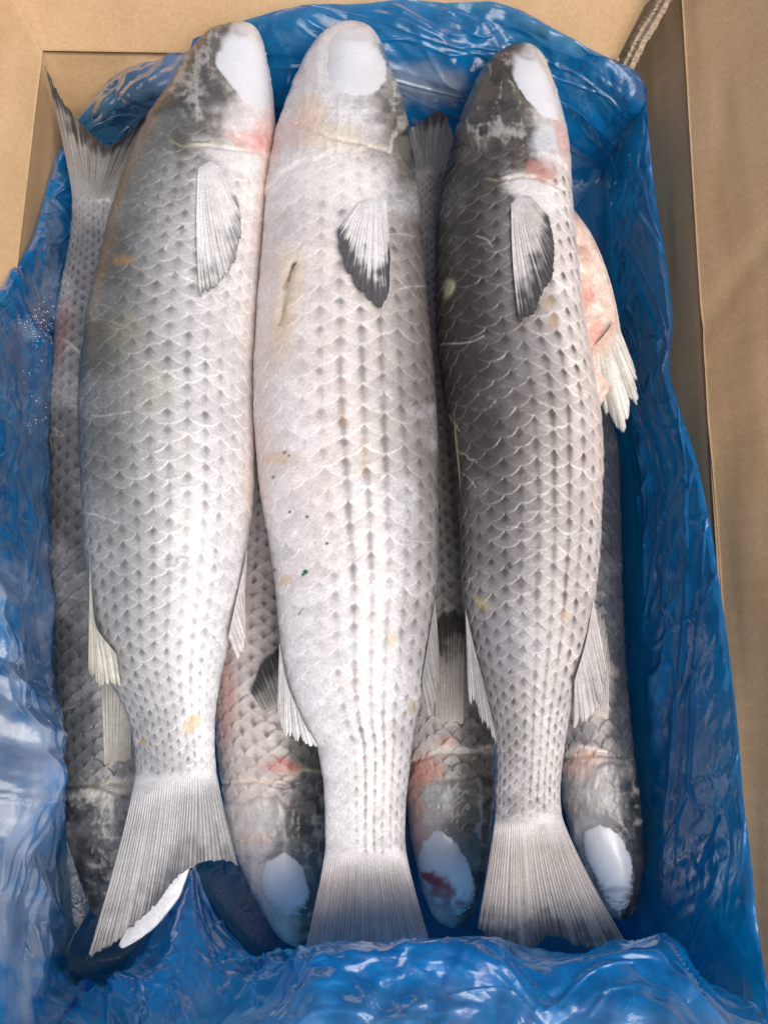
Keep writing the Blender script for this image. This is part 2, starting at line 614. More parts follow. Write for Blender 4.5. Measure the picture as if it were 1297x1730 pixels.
def build_body(f, parent, sp, NS=760, NT=270, NB=36):
    # rows: closer together at the rounded ends
    q = np.linspace(0, 1, NS)
    s = q + 0.0
    e0, e1 = .03, .02
    s = np.where(q < e0, e0 * (q / e0) ** 1.9, s)
    s = np.where(q > 1 - e1, 1 - e1 * ((1 - q) / e1) ** 1.7, s)
    y = f.y0 + s * (f.y1 - f.y0) if f.up else f.y1 - s * (f.y1 - f.y0)
    ss, cen, e, h = f_row(f, y)
    ft = np.linspace(-.22, math.pi + .22, NT)
    fb = np.linspace(math.pi + .22, 2 * math.pi - .22, NB + 2)[1:-1]
    phi = np.concatenate([ft, fb])
    if not f.up:
        phi = phi[::-1]
    co, si = np.cos(phi), np.sin(phi)
    zz = np.sign(si) * np.abs(si) ** .92
    G = cen[:, None, :] + e[:, None, :] * co[None, :, None]
    G[..., 2] += h[:, None] * zz[None, :]
    wl = np.linalg.norm(e, axis=1)
    wref = wl.max()
    ds = np.abs(np.gradient(cen[:, 1]))
    pitch = sp.get('pitch', .0100) * (0.35 + 0.65 * np.clip(wl / wref, .3, 1))
    pitch = np.where(ss < .25, np.maximum(pitch, sp.get('pitch', .01) * .92), pitch)
    rows = np.cumsum(ds / pitch)
    nb = NS
    tail = sp.get('tail')
    tu = np.zeros(NS)
    if tail:                                   # the fan grows out of the last ring
        ntl = tail.get('rows', 190)
        us = np.linspace(0, 1, ntl + 1)[1:]
        ax, ay = proj(cen[-1][None] + e[-1][None] * co[:, None])
        U0 = (co + 1) / 2
        B = poly_at(tail['tip'], U0)
        tn = tail.get('nray', 34)
        Lr = 1 + .016 * (2 * vnoise(U0 * tn * 1.6, U0 * 0, sp['seed'] + 2) - 1) + .03 * (fbm(U0 * 9, U0 * 0, sp['seed'] + 9, 3) - .5)
        uu_ = us[:, None]
        qx = ax[None] + (B[None, :, 0] - ax[None]) * uu_ ** tail.get('flare', 1.22)
        qy = ay[None] + (B[None, :, 1] - ay[None]) * (uu_ * (1 + (Lr[None] - 1) * uu_))
        qz = cen[-1, 2] + (tail['z'] - cen[-1, 2]) * uu_ + .0015 * np.sin(U0[None] * 8 + 2 * uu_) * uu_
        T2 = P(qx, qy, qz)
        hh = (h[-1] * (1 - us) ** 2.6 + .0004) * (us < 1)
        T2[..., 2] += hh[:, None] * zz[None, :]
        G = np.concatenate([G, T2])
        sm = np.zeros(len(G)); sm[nb - 30:nb + 34] = np.sin(np.linspace(0, math.pi, 64)) ** .5
        for _ in range(60):
            av = G.copy()
            av[1:-1] = .25 * G[:-2] + .5 * G[1:-1] + .25 * G[2:]
            G = G + sm[:, None, None] * (av - G)
        ss = np.concatenate([ss, 1 + us])
        tu = np.concatenate([tu, us])
        step = np.abs(np.gradient(T2[:, NT // 2, 1]))
        rows = np.concatenate([rows, rows[-1] + np.cumsum(step / (pitch[-1] * .8))])
        wl = np.concatenate([wl, np.full(ntl, wl[-1])])
        NS = len(ss)
    N = grid_normals(G, True)
    if N[nb // 2, np.argmax(si), 2] < 0:
        N = -N
    px, py = proj(G)
    S = np.broadcast_to(ss[:, None], px.shape)
    T = np.broadcast_to(co[None, :], px.shape) * 1.0
    # scale lattice
    ncol = sp.get('ncol', 28)
    cc = (phi / (2 * math.pi) * ncol)[None, :] + 0 * px
    rr = rows[:, None] + 0 * px
    sd_ = sp['seed']
    Sc = np.minimum(S, 1.1)
    cc = cc + .40 * (fbm(Sc * 5, T * 1.6, sd_ + 3, 3) - .5)
    rr = rr + .8 * (fbm(Sc * 4, T * 1.5, sd_ + 4, 2) - .5) + .16 * (fbm(Sc * 30, T * 7, sd_ + 7, 2) - .5) + sp.get('skew', 0.0) * T
    D, DC, H1, H2 = scale_field(cc, rr, seed=sd_)
    hl = sp['head'] + sp.get('headslant', 0) * T + .02 * (2 * fbm(px * .02, py * .02, sd_ + 8) - 1)
    body = sstep(hl - .006, hl + .02, S)                      # 0 head, 1 scaled body
    nz1 = fbm(px * .012, py * .012, sd_ + 20, 4)
    nz2 = fbm(px * .06, py * .06, sd_ + 21, 3)
    nz3 = fbm(px * .25, py * .25, sd_ + 22, 2)
    fade = np.maximum(body, .32 * sstep(.05, .10, S)) * (1 - sstep(.97, 1.10, S + .10 * (nz2 - .5)) if tail else 1 - sstep(.955, .995, S))
    # ---- pigment
    dors = sp['dorsal'] * T                                   # +1 at the back
    a0, a1 = sp['edge']
    k = sstep(a0, a1, dors + .18 * (nz1 - .5) + sp.get('edge_s', 0) * (S - .5))
    back, belly = lin(*sp['back']), lin(*sp['belly'])
    C = mix(np.broadcast_to(belly, px.shape + (3,)), k, back)
    if 'tailcol' in sp:
        C = mix(C, sstep(.45, .9, S) * sp.get('tailmix', .7), lin(*sp['tailcol']))
    # marks that belong to the skin, below the scale pattern
    for (kind, *a) in sp.get('under', ()):
        C = apply_mark(C, px, py, kind, a, sd_)
    spotmask = sstep(sp['spot'][0], sp['spot'][1], dors + .3 * (nz1 - .5))
    spotmask = np.maximum(spotmask, 0)
    D1 = np.clip(D, 0, 1.3)
    # fan: darker in front and centre of each scale, pale towards the free margin
    core = np.exp(-(DC / .44) ** 2 - ((D1 - .82) / .34) ** 2)
    dD = D1 - .75
    spot = np.exp(-(DC / (.21 + .14 * np.clip(dD + .3, 0, 1))) ** 2 - (dD / np.where(dD > 0, .15, .36)) ** 2)
    streak = np.exp(-(DC / .17) ** 2) * .55
    rimw = .065
    rim = np.exp(-(D1 / rimw) ** 2) * (.35 + .9 * H1) * (.35 + 1.1 * sstep(.3, .7, nz2))
    C = C * (1 + fade * (.20 * (H2 - .5)))[..., None]
    C = C * (1 - fade * sp['core'] * (.35 + .65 * k) * core * (.55 + .7 * H2))[..., None]
    dk = lin(*sp['spotcol'])
    C = mix(C, np.clip(fade * body * sp['spots'] * spotmask * spot * (.4 + .9 * H1) * (.55 + .9 * nz1), 0, .92), dk)
    stm = sp.get('streak', 0) * sstep(sp.get('st0', -.4), sp.get('st0', -.4) + .25, dors) * (1 - sstep(sp.get('st1', .35), sp.get('st1', .35) + .3, dors))
    C = mix(C, np.clip(fade * stm * streak * (.3 + .9 * H2) * sstep(.3, .5, S), 0, .8), dk * 1.3)
    rm = np.clip(fade * sp['rim'] * rim * (sp.get('rim0', .15) + (1 - sp.get('rim0', .15)) * sstep(.35, .65, fbm(px * .025, py * .025, sd_ + 33, 3))), 0, .8)
    C = C * (1 - rm)[..., None] + np.clip(C * 1.35 + .06, 0, .84) * rm[..., None]
    # loose white hairlines left by frost on the skin
    r = np.random.default_rng(sd_ + 50)
    for _ in range(sp.get('hair', 18)):
        i, j = r.integers(int(NS * .22), int(NS * .92)), r.integers(24, NT - 24)
        x, yv, an = px[i, j], py[i, j], r.normal(0, .35) + (0 if r.random() < .75 else .9)
        L_ = r.uniform(30, 100)
        u = np.linspace(-.5, .5, 12)
        bend = r.normal(.25, .3)
        wv = 2.0 * np.sin(u * r.uniform(5, 14) + r.uniform(0, 6))
        pts = np.stack([x + L_ * (u * math.cos(an) - bend * (u * u) * math.sin(an)),
                        yv + wv + L_ * (u * math.sin(an) + bend * (u * u) * math.cos(an))], 1)
        C = mix(C, np.clip(line_mask(px, py, pts, 1.25) * r.uniform(.1, .36) * (S > .15) * (.3 + nz2), 0, 1), lin(236, 236, 234))
    # head mottling
    hm = (1 - body)
    rg = .6 * ridged(px * .022, py * .016, sd_ + 60, 4) + .4 * ridged(px * .055, py * .04, sd_ + 64, 3)
    pale = sstep(.68, .85, rg) * hm
    C = C * (1 - hm * .65 * sstep(.42, .68, fbm(px * .05, py * .05, sd_ + 61, 4)) * k)[..., None]
    C = mix(C, pale * .42, lin(222, 220, 212))
    # frost bloom and grain
    C = mix(C, np.clip(sp.get('frost_or_glare', .18) * (1 - .6 * hm) * sstep(.48, .75, nz1) * (.5 + nz3), 0, .6), lin(232, 232, 236))
    C = C * (1 + .22 * (nz3 - .5) + .18 * (nz2 - .5))[..., None]
    for (kind, *a) in sp.get('over', ()):
        C = apply_mark(C, px, py, kind, a, sd_)
    if tail:
        VV_ = np.broadcast_to(tu[:, None], px.shape)
        U1 = (T + 1) / 2 + .5 / tn * (2 * fbm((T + 1) / 2 * tn * .45, T * 0, sd_ + 40, 3) - 1)
        r1, r2 = np.abs(np.sin(math.pi * U1 * tn)), np.abs(np.sin(math.pi * U1 * tn * 2))
        rd = r1 * (1 - VV_) + (.4 * r1 + .6 * r2) * VV_
        Ct = tail['col'](np.stack([px, py], -1), (T + 1) / 2, VV_, rd)
        Ct = Ct * (1 + .25 * (nz2 - .5) + .45 * (fbm(U1 * tn * 1.7, VV_ * 2.2, sd_ + 41, 3) - .5) * np.clip(VV_ * 4, 0, 1))[..., None]
        C = mix(C, sstep(.96, 1.16, S + .12 * (nz2 - .5)), Ct)
    # ---- relief
    plate = np.clip(1 - D1 / 1.15, 0, 1) ** 1.3
    H = fade * sp.get('relief', .0007) * plate * (.6 + .6 * H1) * np.clip(wl / wref, .35, 1)[:, None]
    H = H + .0010 * (1 - sstep(hl - .002, hl + .007, S)) + hm * .0020 * (rg - .6) + .0012 * (nz1 - .5) + .0004 * (nz2 - .5)
    if tail:
        H = H * (1 - sstep(1.0, 1.15, S)) + .0005 * (rd - .5) * sstep(1.0, 1.3, S) * (si > 0)[None]
    for (pts, wd, amp) in sp.get('grooves', ()):
        H = H + amp * line_mask(px, py, pts, wd)
    if sp.get('eye'):
        ep = np.array(sp['eye'], float)
        ec = ep.mean(0)
        ea, er = np.arctan2(ep[:, 1] - ec[1], ep[:, 0] - ec[0]), np.linalg.norm(ep - ec, axis=1)
        o = np.argsort(ea)
        ea, er = ea[o], er[o]
        va = np.arctan2(py - ec[1], px - ec[0])
        R_ = np.interp(va, np.concatenate([ea - 2 * math.pi, ea, ea + 2 * math.pi]), np.tile(er, 3))
        er_ = np.hypot(px - ec[0], py - ec[1]) / R_
        em = 1 - sstep(1.0, 1.35, er_)
        H = H * (1 - em) - .0007 * (1 - sstep(.86, 1.0, er_))
    endf = np.clip(ss / .02 if tail else np.minimum(ss / .02, (1 - ss) / .02), 0, 1)[:, None]
    G = G + N * (H * endf)[..., None]
    n, m = px.shape
    NV = grid_normals(G, True)
    NV = NV * np.sign((NV * N).sum(-1, keepdims=True) + 1e-9)
    # pigment map for pieces that lie on the skin
    f.cmap = np.zeros((900, 680, 3)); cnt = np.zeros((900, 680))
    okv = (N[..., 2] > .05) & (px > 0) & (px < 1359) & (py > 0) & (py < 1799)
    ii, jj = (py[okv] / 2).astype(int), (px[okv] / 2).astype(int)
    np.add.at(f.cmap, (ii, jj), C[okv]); np.add.at(cnt, (ii, jj), 1)
    f.cmap /= np.maximum(cnt, 1)[..., None]
    f.cok = cnt > 0

    def piece(name, r0, r1, mat, cap0, cap1):
        V = G[r0:r1].reshape(-1, 3)
        Cc = C[r0:r1].reshape(-1, 3)
        k = r1 - r0
        F = grid_faces(k, m, True)
        je = np.arange(0, (m // 2) * 2, 2)
        if cap0:
            V, Cc = np.concatenate([V, [G[r0].mean(0)]]), np.concatenate([Cc, [C[r0].mean(0)]])
            F = np.concatenate([F, np.stack([np.full(len(je), len(V) - 1), (je + 2) % m, je + 1, je], -1)])
        if cap1:
            V, Cc = np.concatenate([V, [G[r1 - 1].mean(0)]]), np.concatenate([Cc, [C[r1 - 1].mean(0)]])
            F = np.concatenate([F, np.stack([np.full(len(je), len(V) - 1), (k - 1) * m + je, (k - 1) * m + je + 1, (k - 1) * m + (je + 2) % m], -1)])
        me = mesh_np(name, V, F, Cc)
        if tail:
            nv_ = NV[r0:r1].reshape(-1, 3)
            nv_ = np.concatenate([nv_, np.tile([[0, 1.0 if f.up else -1.0, 0]], (len(V) - len(nv_), 1))]) if len(V) > len(nv_) else nv_
            me.normals_split_custom_set_from_vertices(nv_.astype(np.float32))
        return link(name, me, mat, parent)
    if tail:
        cut = nb + int(.10 * ntl)
        o = piece('body', 0, cut, M_SKIN, True, False)
        piece('tail_fin', cut - 1, n, M_SKIN, False, False)
        return o
    return piece('body', 0, n, M_SKIN, True, True)


def apply_mark(C, px, py, kind, a, seed):
    if kind == 'b':          # blob: cx cy rx ry angle strength colour [soft noise]
        cx, cy, rx, ry, ang, st, col = a[:7]
        soft = a[7] if len(a) > 7 else .5
        nz = a[8] if len(a) > 8 else .5
        return mix(C, st * blob_mask(px, py, cx, cy, rx, ry, ang, soft, nz, .05 if max(rx, ry) < 60 else .03, seed), lin(*col))
    if kind == 'l':          # line: points width strength colour
        pts, wd, st, col = a
        wob = 2.5 * wd * (fbm(px * .06, py * .06, 71, 3) - .5)
        lm = line_mask(px + wob, py + wob, poly_at(pts, np.linspace(0, 1, 14)), wd)
        return mix(C, np.clip(st * lm * (.35 + 1.3 * fbm(px * .09, py * .09, 72, 2)), 0, 1), lin(*col))
    return C


def build_eyelid(f, parent, poly, seed, marks=(), lift=.0011, base=(232, 233, 236)):
    poly = np.array(poly + poly[:1], float)
    nphi, nr = 150, 34
    u = np.linspace(0, 1, nphi, endpoint=False)
    b = poly_at(poly, u, True)
    c = poly[:-1].mean(0)
    d = b - c
    wob = 1 + .07 * (2 * fbm(b[:, 0] * .09, b[:, 1] * .09, seed, 4) - 1) + .006 * RNG.normal(size=nphi)
    r = np.linspace(0, 1, nr)[:, None]
    Q = c + r[..., None] * (d * wob[:, None])[None]
    G = f_top(f, Q[..., 0], Q[..., 1])
    prof = lift * (1 - r ** 3) - .00025 * (r > .999)
    NE = grid_normals(G, True)
    NE = NE * np.sign(NE[..., 2:3] + 1e-9)
    NE[0] = NE[1].mean(0)
    G = G + NE * prof[..., None]
    G[..., 2] += .0005 * (fbm(Q[..., 0] * .03, Q[..., 1] * .03, seed + 2) - .5)
    C = np.broadcast_to(lin(*base), Q.shape[:2] + (3,)) * (1 - .14 * fbm(Q[..., 0] * .03, Q[..., 1] * .03, seed + 1) - .10 * r ** 3)[..., None]
    for (kind, *a) in marks:
        C = apply_mark(C, Q[..., 0], Q[..., 1], kind, a, seed)
    # the rim takes the pigment of the skin under it; wide towards the snout, narrow towards the dark head
    ii, jj = np.clip(Q[..., 1] / 2, 0, 899).astype(int), np.clip(Q[..., 0] / 2, 0, 679).astype(int)
    under, okc = f.cmap[ii, jj], f.cok[ii, jj]
    dirn = (d / np.linalg.norm(d, axis=1, keepdims=True))[:, 1] * (-1 if f.up else 1)
    fe = .09 + .40 * np.clip(dirn, 0, 1) ** 1.5
    nn = .16 * (fbm(Q[..., 0] * .035, Q[..., 1] * .035, seed + 5, 3) - .5)
    kf = sstep(0, 1, (1 - r + nn * fe[None] * 2) / fe[None]) * (1 - (r > .995))
    C = np.where(okc[..., None], under * (1 - kf[..., None]) + C * kf[..., None], C)
    F = grid_faces(nr, nphi, True)
    return link('clouded_eyelid', mesh_np('clouded_eyelid', G.reshape(-1, 3), F, C.reshape(-1, 3)), M_EYE, parent)


def build_fin(name, parent, root, tip, height, nray=14, colfn=None, nu=160, nv=70, rag=.03, ridge=.0006, seed=0, curve=0.0, thick=.0007, spread=1.0, mat=None):
    """fin of rays from a root line to a tip line (pixels); height(Q,u,v) gives points"""
    U = np.linspace(0, 1, nu)
    v = np.linspace(0, 1, nv)
    A, B = poly_at(root, U), poly_at(tip, U)
    UW = U + .5 / nray * (2 * fbm(U * nray * .45, U * 0, seed + 40, 3) - 1)
    fr = UW * nray
    ray = np.abs(np.sin(math.pi * fr))
    L = 1 + rag * (2 * vnoise(fr * 1.0, 0 * fr, seed) - 1) - rag * .8 * (1 - ray) ** 2 + rag * .4 * RNG.normal(size=nu) * .5
    vv = v[None, :, None] * L[:, None, None]
    mid = (A + B) / 2
    perp = np.stack([-(B - A)[:, 1], (B - A)[:, 0]], -1)
    Q = A[:, None] * (1 - vv) + B[:, None] * vv + perp[:, None] * (curve * 4 * vv * (1 - vv))
    UU, VV = np.broadcast_arrays(U[:, None], v[None, :])
    G = height(Q, UU, VV)
    # forked rays: twice as many towards the tip
    UX = UW[:, None] + 0 * VV
    rr1 = np.abs(np.sin(math.pi * UX * nray))
    rr2 = np.abs(np.sin(math.pi * UX * nray * 2))
    rd = rr1 * (1 - VV) + (0.5 * rr1 + .5 * rr2) * VV
    G[..., 2] += ridge * (rd - .5) * np.clip(VV * 2.5, 0, 1)
    C = colfn(Q, UU, VV, rd)
    C = C * (1 + .25 * (fbm(Q[..., 0] * .12, Q[..., 1] * .12, seed + 3, 3) - .5) + (.4 if name == 'pectoral_fin' else .7) * (fbm(UU * nray * 2.2, VV * 2.0, seed + 6, 3) - .5) * np.clip(VV * 3, 0, 1))[..., None]
    F = grid_faces(nu, nv)
    n = nu * nv
    G2 = G.copy()
    G2[..., 2] -= thick
    V = np.concatenate([G.reshape(-1, 3), G2.reshape(-1, 3)])
    idx = np.arange(n).reshape(nu, nv)
    ring = np.concatenate([idx[:, 0], idx[-1, 1:], idx[-2::-1, -1], idx[0, -2:0:-1]])
    nx = np.roll(ring, -1)
    F = np.concatenate([F, F[:, ::-1] + n, np.stack([ring, ring + n, nx + n, nx], -1)])
    return link(name, mesh_np(name, V, F, np.concatenate([C.reshape(-1, 3)] * 2)), mat or M_FIN, parent)


def on_body(f, lift0=.0008, lift1=.003, sag=0):
    def h(Q, U, V):
        G = f_top(f, Q[..., 0], Q[..., 1])
        G[..., 2] += -.0007 + (.0007 + lift0) * sstep(0, .15, V) + (lift1 - lift0) * V
        return G
    return h


def at_z(z0, z1, bow=0.0, wave=0.0, side=0.0):
    """free fin: height runs from z0 to z1, bowed along its length"""
    def h(Q, U, V):
        z = z0 + (z1 - z0) * V + bow * 4 * V * (1 - V) + side * (U - .5) * V + wave * np.sin(U * 9 + 2 * V) * V
        return P(Q[..., 0], Q[..., 1], z)
    return h


def fin_cols(base, ray, tip=None, t0=.6, t1=1.0, amt=.9, slope=0.0, rootc=None, rays=.7):
    cb, cr_ = lin(*base), lin(*ray)

    def fn(Q, U, V, rd):
        C = mix(np.broadcast_to(cb, U.shape + (3,)), rays * sstep(.45, 1.0, 1 - rd) * sstep(.0, .3, V) * (.3 + 1.1 * fbm(U * 25, V * 2, 3, 2)), cr_)
        if rootc is not None:
            C = mix(C, 1 - sstep(0, .35, V), lin(*rootc))
        if tip is not None:
            nn = fbm(Q[..., 0] * .05, Q[..., 1] * .05, 5, 3) - .5
            n2 = fbm(U * 60, V * 3, 9, 2) - .5
            C = mix(C, amt * sstep(t0, t1, V + slope * (U - .5) + .35 * nn + .35 * n2), lin(*tip))
        return C
    return fn


ZT, ZL = .128, .044          # axis heights of the upper and lower layer
FISHES = {}


def new_fish(key, label, group, pos):
    t = thing('mullet', label, 'fish', tuple(pos), group)
    return t


# --- upper layer, left fish -------------------------------------------------
f1 = fish_shape(
    [(412, 42), (392, 46), (365, 58), (335, 85), (290, 160), (245, 230), (215, 300), (190, 380), (166, 480), (150, 560), (140, 650), (138, 750), (143, 850), (150, 950), (160, 1050), (178, 1130), (212, 1200), (228, 1270), (229, 1300)],
    [(412, 42), (430, 48), (444, 70), (456, 120), (462, 170), (461, 240), (453, 330), (443, 430), (434, 560), (430, 680), (430, 800), (421, 900), (405, 1000), (386, 1080), (371, 1150), (362, 1230), (363, 1270), (366, 1300)], ZT, ztail=-.012)
g1 = new_fish('f1', 'upper fish at left, grey back, white flank, brown stain near its broad tail', 'upper layer of fish', pt(300, 700, ZT - .035))
sp1 = dict(tail=dict(tip=[(146, 1622), (205, 1582), (260, 1530), (322, 1464), (350, 1456), (378, 1454), (402, 1462)], z=ZT - .013, nray=36,
           col=fin_cols((156, 156, 156), (92, 92, 94), (60, 60, 64), .55, 1.1, .8, rootc=(192, 192, 193), rays=.6)), ncol=32, pitch=.0098, rim0=.85, seed=101, dorsal=-1, edge=(-.75, .65), back=(84, 86, 80), finbase=(212, 212, 215), belly=(206, 204, 202), head=.165, headslant=.02, spot=(-.95, -.5), spots=.72, spotcol=(96, 96, 94),
           core=.42, rim=.8, tailcol=(212, 213, 217), tailmix=.4, frost_or_glare=.10, streak=.35, st0=-.8, st1=.1, relief=.0003,
           under=[('b', 330, 180, 100, 120, -25, .85, (74, 72, 62), .45, .6), ('b', 440, 330, 40, 330, 0, .8, (236, 226, 222), .6),
                  ('b', 345, 100, 45, 70, 25, .7, (92, 90, 80))],
           over=[('b', 412, 215, 50, 34, 10, .75, (232, 224, 222)), ('b', 425, 240, 38, 14, 12, .6, (214, 158, 148)), ('b', 440, 232, 14, 26, 0, .5, (214, 142, 132)),
                 ('b', 395, 268, 60, 22, 20, .7, (240, 236, 234)), ('b', 452, 300, 8, 120, 0, .5, (235, 190, 178)),
                 ('l', [(288, 236), (312, 247), (340, 246), (375, 240)], 2.2, .5, (186, 180, 134)), ('l', [(290, 231), (315, 240), (352, 238)], 2, .7, (96, 92, 74)),
                 ('b', 213, 440, 17, 8, -8, .6, (160, 124, 70), .7, .9), ('b', 326, 1222, 20, 11, -42, .75, (196, 164, 110), .45, .8), ('b', 242, 1253, 6, 5, 0, .8, (150, 130, 70)),
                 ('l', [(296, 955), (298, 944), (308, 939), (318, 944)], 3, .6, (110, 112, 118)),
                 ('b', 250, 150, 26, 70, 28, .5, (196, 192, 176)),
                 ('b', 265, 655, 30, 40, 0, .12, (190, 182, 120)), ('b', 215, 560, 30, 30, 0, .12, (180, 172, 110)),
                 ('b', 426, 700, 10, 300, 2, .5, (232, 212, 204))],
           grooves=[([(285, 232), (315, 246), (350, 246), (395, 252), (450, 258)], 3, -.0008)])
sp1['eye'] = [(385, 46), (412, 42), (430, 48), (444, 72), (455, 120), (459, 165), (452, 186), (425, 180), (398, 155), (376, 128), (362, 104), (368, 72)]
build_body(f1, g1, sp1)
build_eyelid(f1, g1, sp1['eye'], 3,
             [('b', 402, 56, 16, 4, 20, .4, (150, 152, 158)), ('b', 418, 48, 14, 5, 0, .3, (170, 170, 172))])
build_fin('pectoral_fin', g1, [(337, 268), (352, 262), (366, 272)], [(340, 508), (358, 497), (382, 472), (402, 436), (410, 392), (404, 345)], on_body(f1, .0012, .0035), 17,
          fin_cols((242, 240, 238), (176, 174, 173), (96, 96, 100), .7, 1.02, .75, rootc=(238, 236, 234)), seed=4, curve=.02)
build_fin('dorsal_fin', g1, [(152, 950), (160, 1050), (196, 1105)], [(150, 1130), (165, 1155), (205, 1160)], at_z(ZT + .012, ZT + .004), 9, fin_cols((214, 212, 200), (150, 150, 140), (170, 170, 165), .7, 1.1, .5), seed=6, rag=.08)
build_fin('dorsal_fin', g1, [(146, 620), (144, 690)], [(136, 700), (139, 762)], at_z(ZT + .008, ZT + .004), 4, fin_cols((150, 146, 128), (90, 88, 78)), seed=7, nu=50, nv=30, rag=.08)
build_fin('anal_fin', g1, [(418, 930), (400, 1010), (386, 1075)], [(414, 1010), (416, 1075), (402, 1118)], at_z(ZT + .004, ZT - .006), 9, fin_cols((228, 222, 220), (176, 172, 172)), seed=8, rag=.06)

# --- upper layer, centre fish -----------------------------------------------
f2 = fish_shape(
    [(596, 42), (575, 46), (552, 58), (520, 100), (490, 170), (470, 230), (456, 300), (447, 380), (440, 460), (434, 560), (430, 660), (432, 740), (441, 830), (455, 920), (467, 1000), (474, 1080), (486, 1150), (512, 1220), (536, 1262), (547, 1330), (550, 1400), (549, 1430)],
    [(596, 42), (615, 46), (633, 58), (656, 110), (681, 190), (695, 260), (706, 340), (716, 450), (726, 560), (735, 680), (739, 800), (740, 900), (735, 1000), (724, 1080), (710, 1180), (696, 1260), (688, 1340), (684, 1400), (685, 1430)], ZT + .002, ztail=-.012)
g2 = new_fish('f2', 'middle of the three upper fish, whitest body, green speck on its belly', 'upper layer of fish', pt(590, 700, ZT - .035))
sp2 = dict(tail=dict(tip=[(506, 1640), (560, 1620), (610, 1606), (660, 1616), (742, 1640)], z=ZT - .016, nray=36,
           col=fin_cols((174, 166, 160), (100, 95, 93), (120, 130, 150), .7, 1.2, .5, rootc=(212, 208, 205), rays=.6)), pitch=.0112, rim0=.6, seed=202, dorsal=1, edge=(.0, .95), finbase=(204, 200, 198), back=(112, 106, 102), belly=(212, 206, 201), head=.20, headslant=-.02, spot=(-.55, .05), spots=.78, spotcol=(98, 93, 91),
           core=.24, rim=.55, tailcol=(222, 221, 222), tailmix=.5, frost_or_glare=.3, streak=1.2, st0=-.25, st1=.5, relief=.0003, hair=24,
           under=[('b', 520, 600, 90, 330, 4, .6, (234, 222, 216), .6), ('b', 598, 110, 80, 95, 0, .75, (222, 220, 221), .6), ('b', 672, 190, 34, 80, -18, .6, (104, 100, 86), .5, .7), ('b', 690, 260, 20, 110, -8, .7, (92, 90, 82))],
           over=[('b', 560, 300, 80, 40, 0, .6, (236, 232, 226)), ('b', 530, 190, 26, 30, 0, .5, (220, 186, 150), .6), ('b', 505, 225, 30, 22, 0, .35, (226, 170, 160)),
                 ('b', 560, 235, 50, 22, 5, .4, (222, 206, 168), .6), ('l', [(515, 215), (560, 235), (620, 246), (660, 250)], 2.5, .3, (206, 186, 148)),
                 ('b', 492, 450, 22, 36, -15, .6, (226, 208, 176), .6), ('l', [(496, 444), (489, 462), (484, 478), (481, 492)], 3.2, .95, (52, 46, 40)),
                 ('l', [(481, 505), (476, 530), (470, 548)], 2.5, .8, (120, 112, 86)), ('b', 478, 540, 20, 70, 8, .55, (222, 190, 150), .7),
                 ('b', 467, 772, 22, 10, -10, .55, (208, 176, 126), .6, .9), ('b', 481, 764, 4, 3, 0, .8, (120, 96, 70)), ('b', 462, 806, 2.5, 2.5, 0, .9, (70, 62, 56)), ('b', 488, 770, 2, 2, 0, .9, (60, 56, 50)),
                 ('b', 516, 966, 4.5, 4, 0, 1, (8, 104, 70), .2, .3), ('b', 512, 971, 2.5, 2.5, 0, 1, (8, 104, 70), .2, .3), ('b', 490, 865, 3, 2.6, 0, .9, (76, 78, 80)), ('b', 519, 873, 3, 2.6, 0, .9, (66, 70, 80)), ('b', 552, 918, 3, 2.4, 0, .9, (60, 66, 66)),
                 ('l', [(505, 1037), (513, 1028)], 1.6, .9, (90, 90, 92)), ('b', 484, 980, 16, 8, -30, .6, (206, 172, 120), .6, .9), ('b', 464, 963, 3, 3, 0, .8, (120, 90, 60)),
                 ('b', 663, 1083, 6, 12, 0, .7, (196, 176, 140)), ('b', 695, 1195, 6, 10, 0, .6, (160, 150, 120)),
                 ('l', [(612, 745), (614, 800)], 4, .6, (176, 142, 92)), ('l', [(578, 690), (579, 715)], 4, .5, (180, 146, 104)), ('b', 452, 690, 16, 230, 2, .35, (226, 196, 180))],
           grooves=[([(505, 210), (560, 236), (620, 246), (670, 262)], 3, -.0008), ([(496, 444), (484, 478), (472, 545)], 7, -.0010)])
sp2['eye'] = [(566, 52), (597, 44), (626, 52), (642, 80), (654, 110), (656, 132), (640, 152), (612, 162), (586, 160), (562, 146), (552, 118), (556, 82)]
build_body(f2, g2, sp2)
build_eyelid(f2, g2, sp2['eye'], 13,
             [('b', 606, 66, 26, 6, 4, .4, (176, 178, 184)), ('b', 560, 120, 16, 34, 0, .35, (206, 204, 206), .8)])
build_fin('pectoral_fin', g2, [(612, 336), (632, 322), (652, 324)], [(569, 398), (577, 440), (600, 482), (628, 514), (643, 524), (656, 505), (659, 440)], on_body(f2, .0012, .0035), 18,
          fin_cols((242, 240, 238), (170, 168, 167), (62, 62, 66), .62, .85, .92, rootc=(238, 236, 234)), seed=14, curve=.0)
build_fin('anal_fin', g2, [(472, 1085), (484, 1150), (514, 1222)], [(468, 1195), (480, 1235), (538, 1262)], at_z(ZT + .006, ZT - .002), 12, fin_cols((232, 230, 230), (176, 176, 178)), seed=16, rag=.1)
build_fin('dorsal_fin', g2, [(728, 700), (735, 780)], [(734, 790), (738, 870)], at_z(ZT + .012, ZT + .006), 4, fin_cols((196, 190, 176), (110, 104, 96)), seed=17, nu=50, nv=30, rag=.08)
build_fin('dorsal_fin', g2, [(735, 1010), (722, 1090), (712, 1150)], [(742, 1110), (738, 1180), (724, 1215)], at_z(ZT + .004, ZT - .01), 9, fin_cols((170, 168, 166), (100, 100, 100)), seed=18, rag=.08)
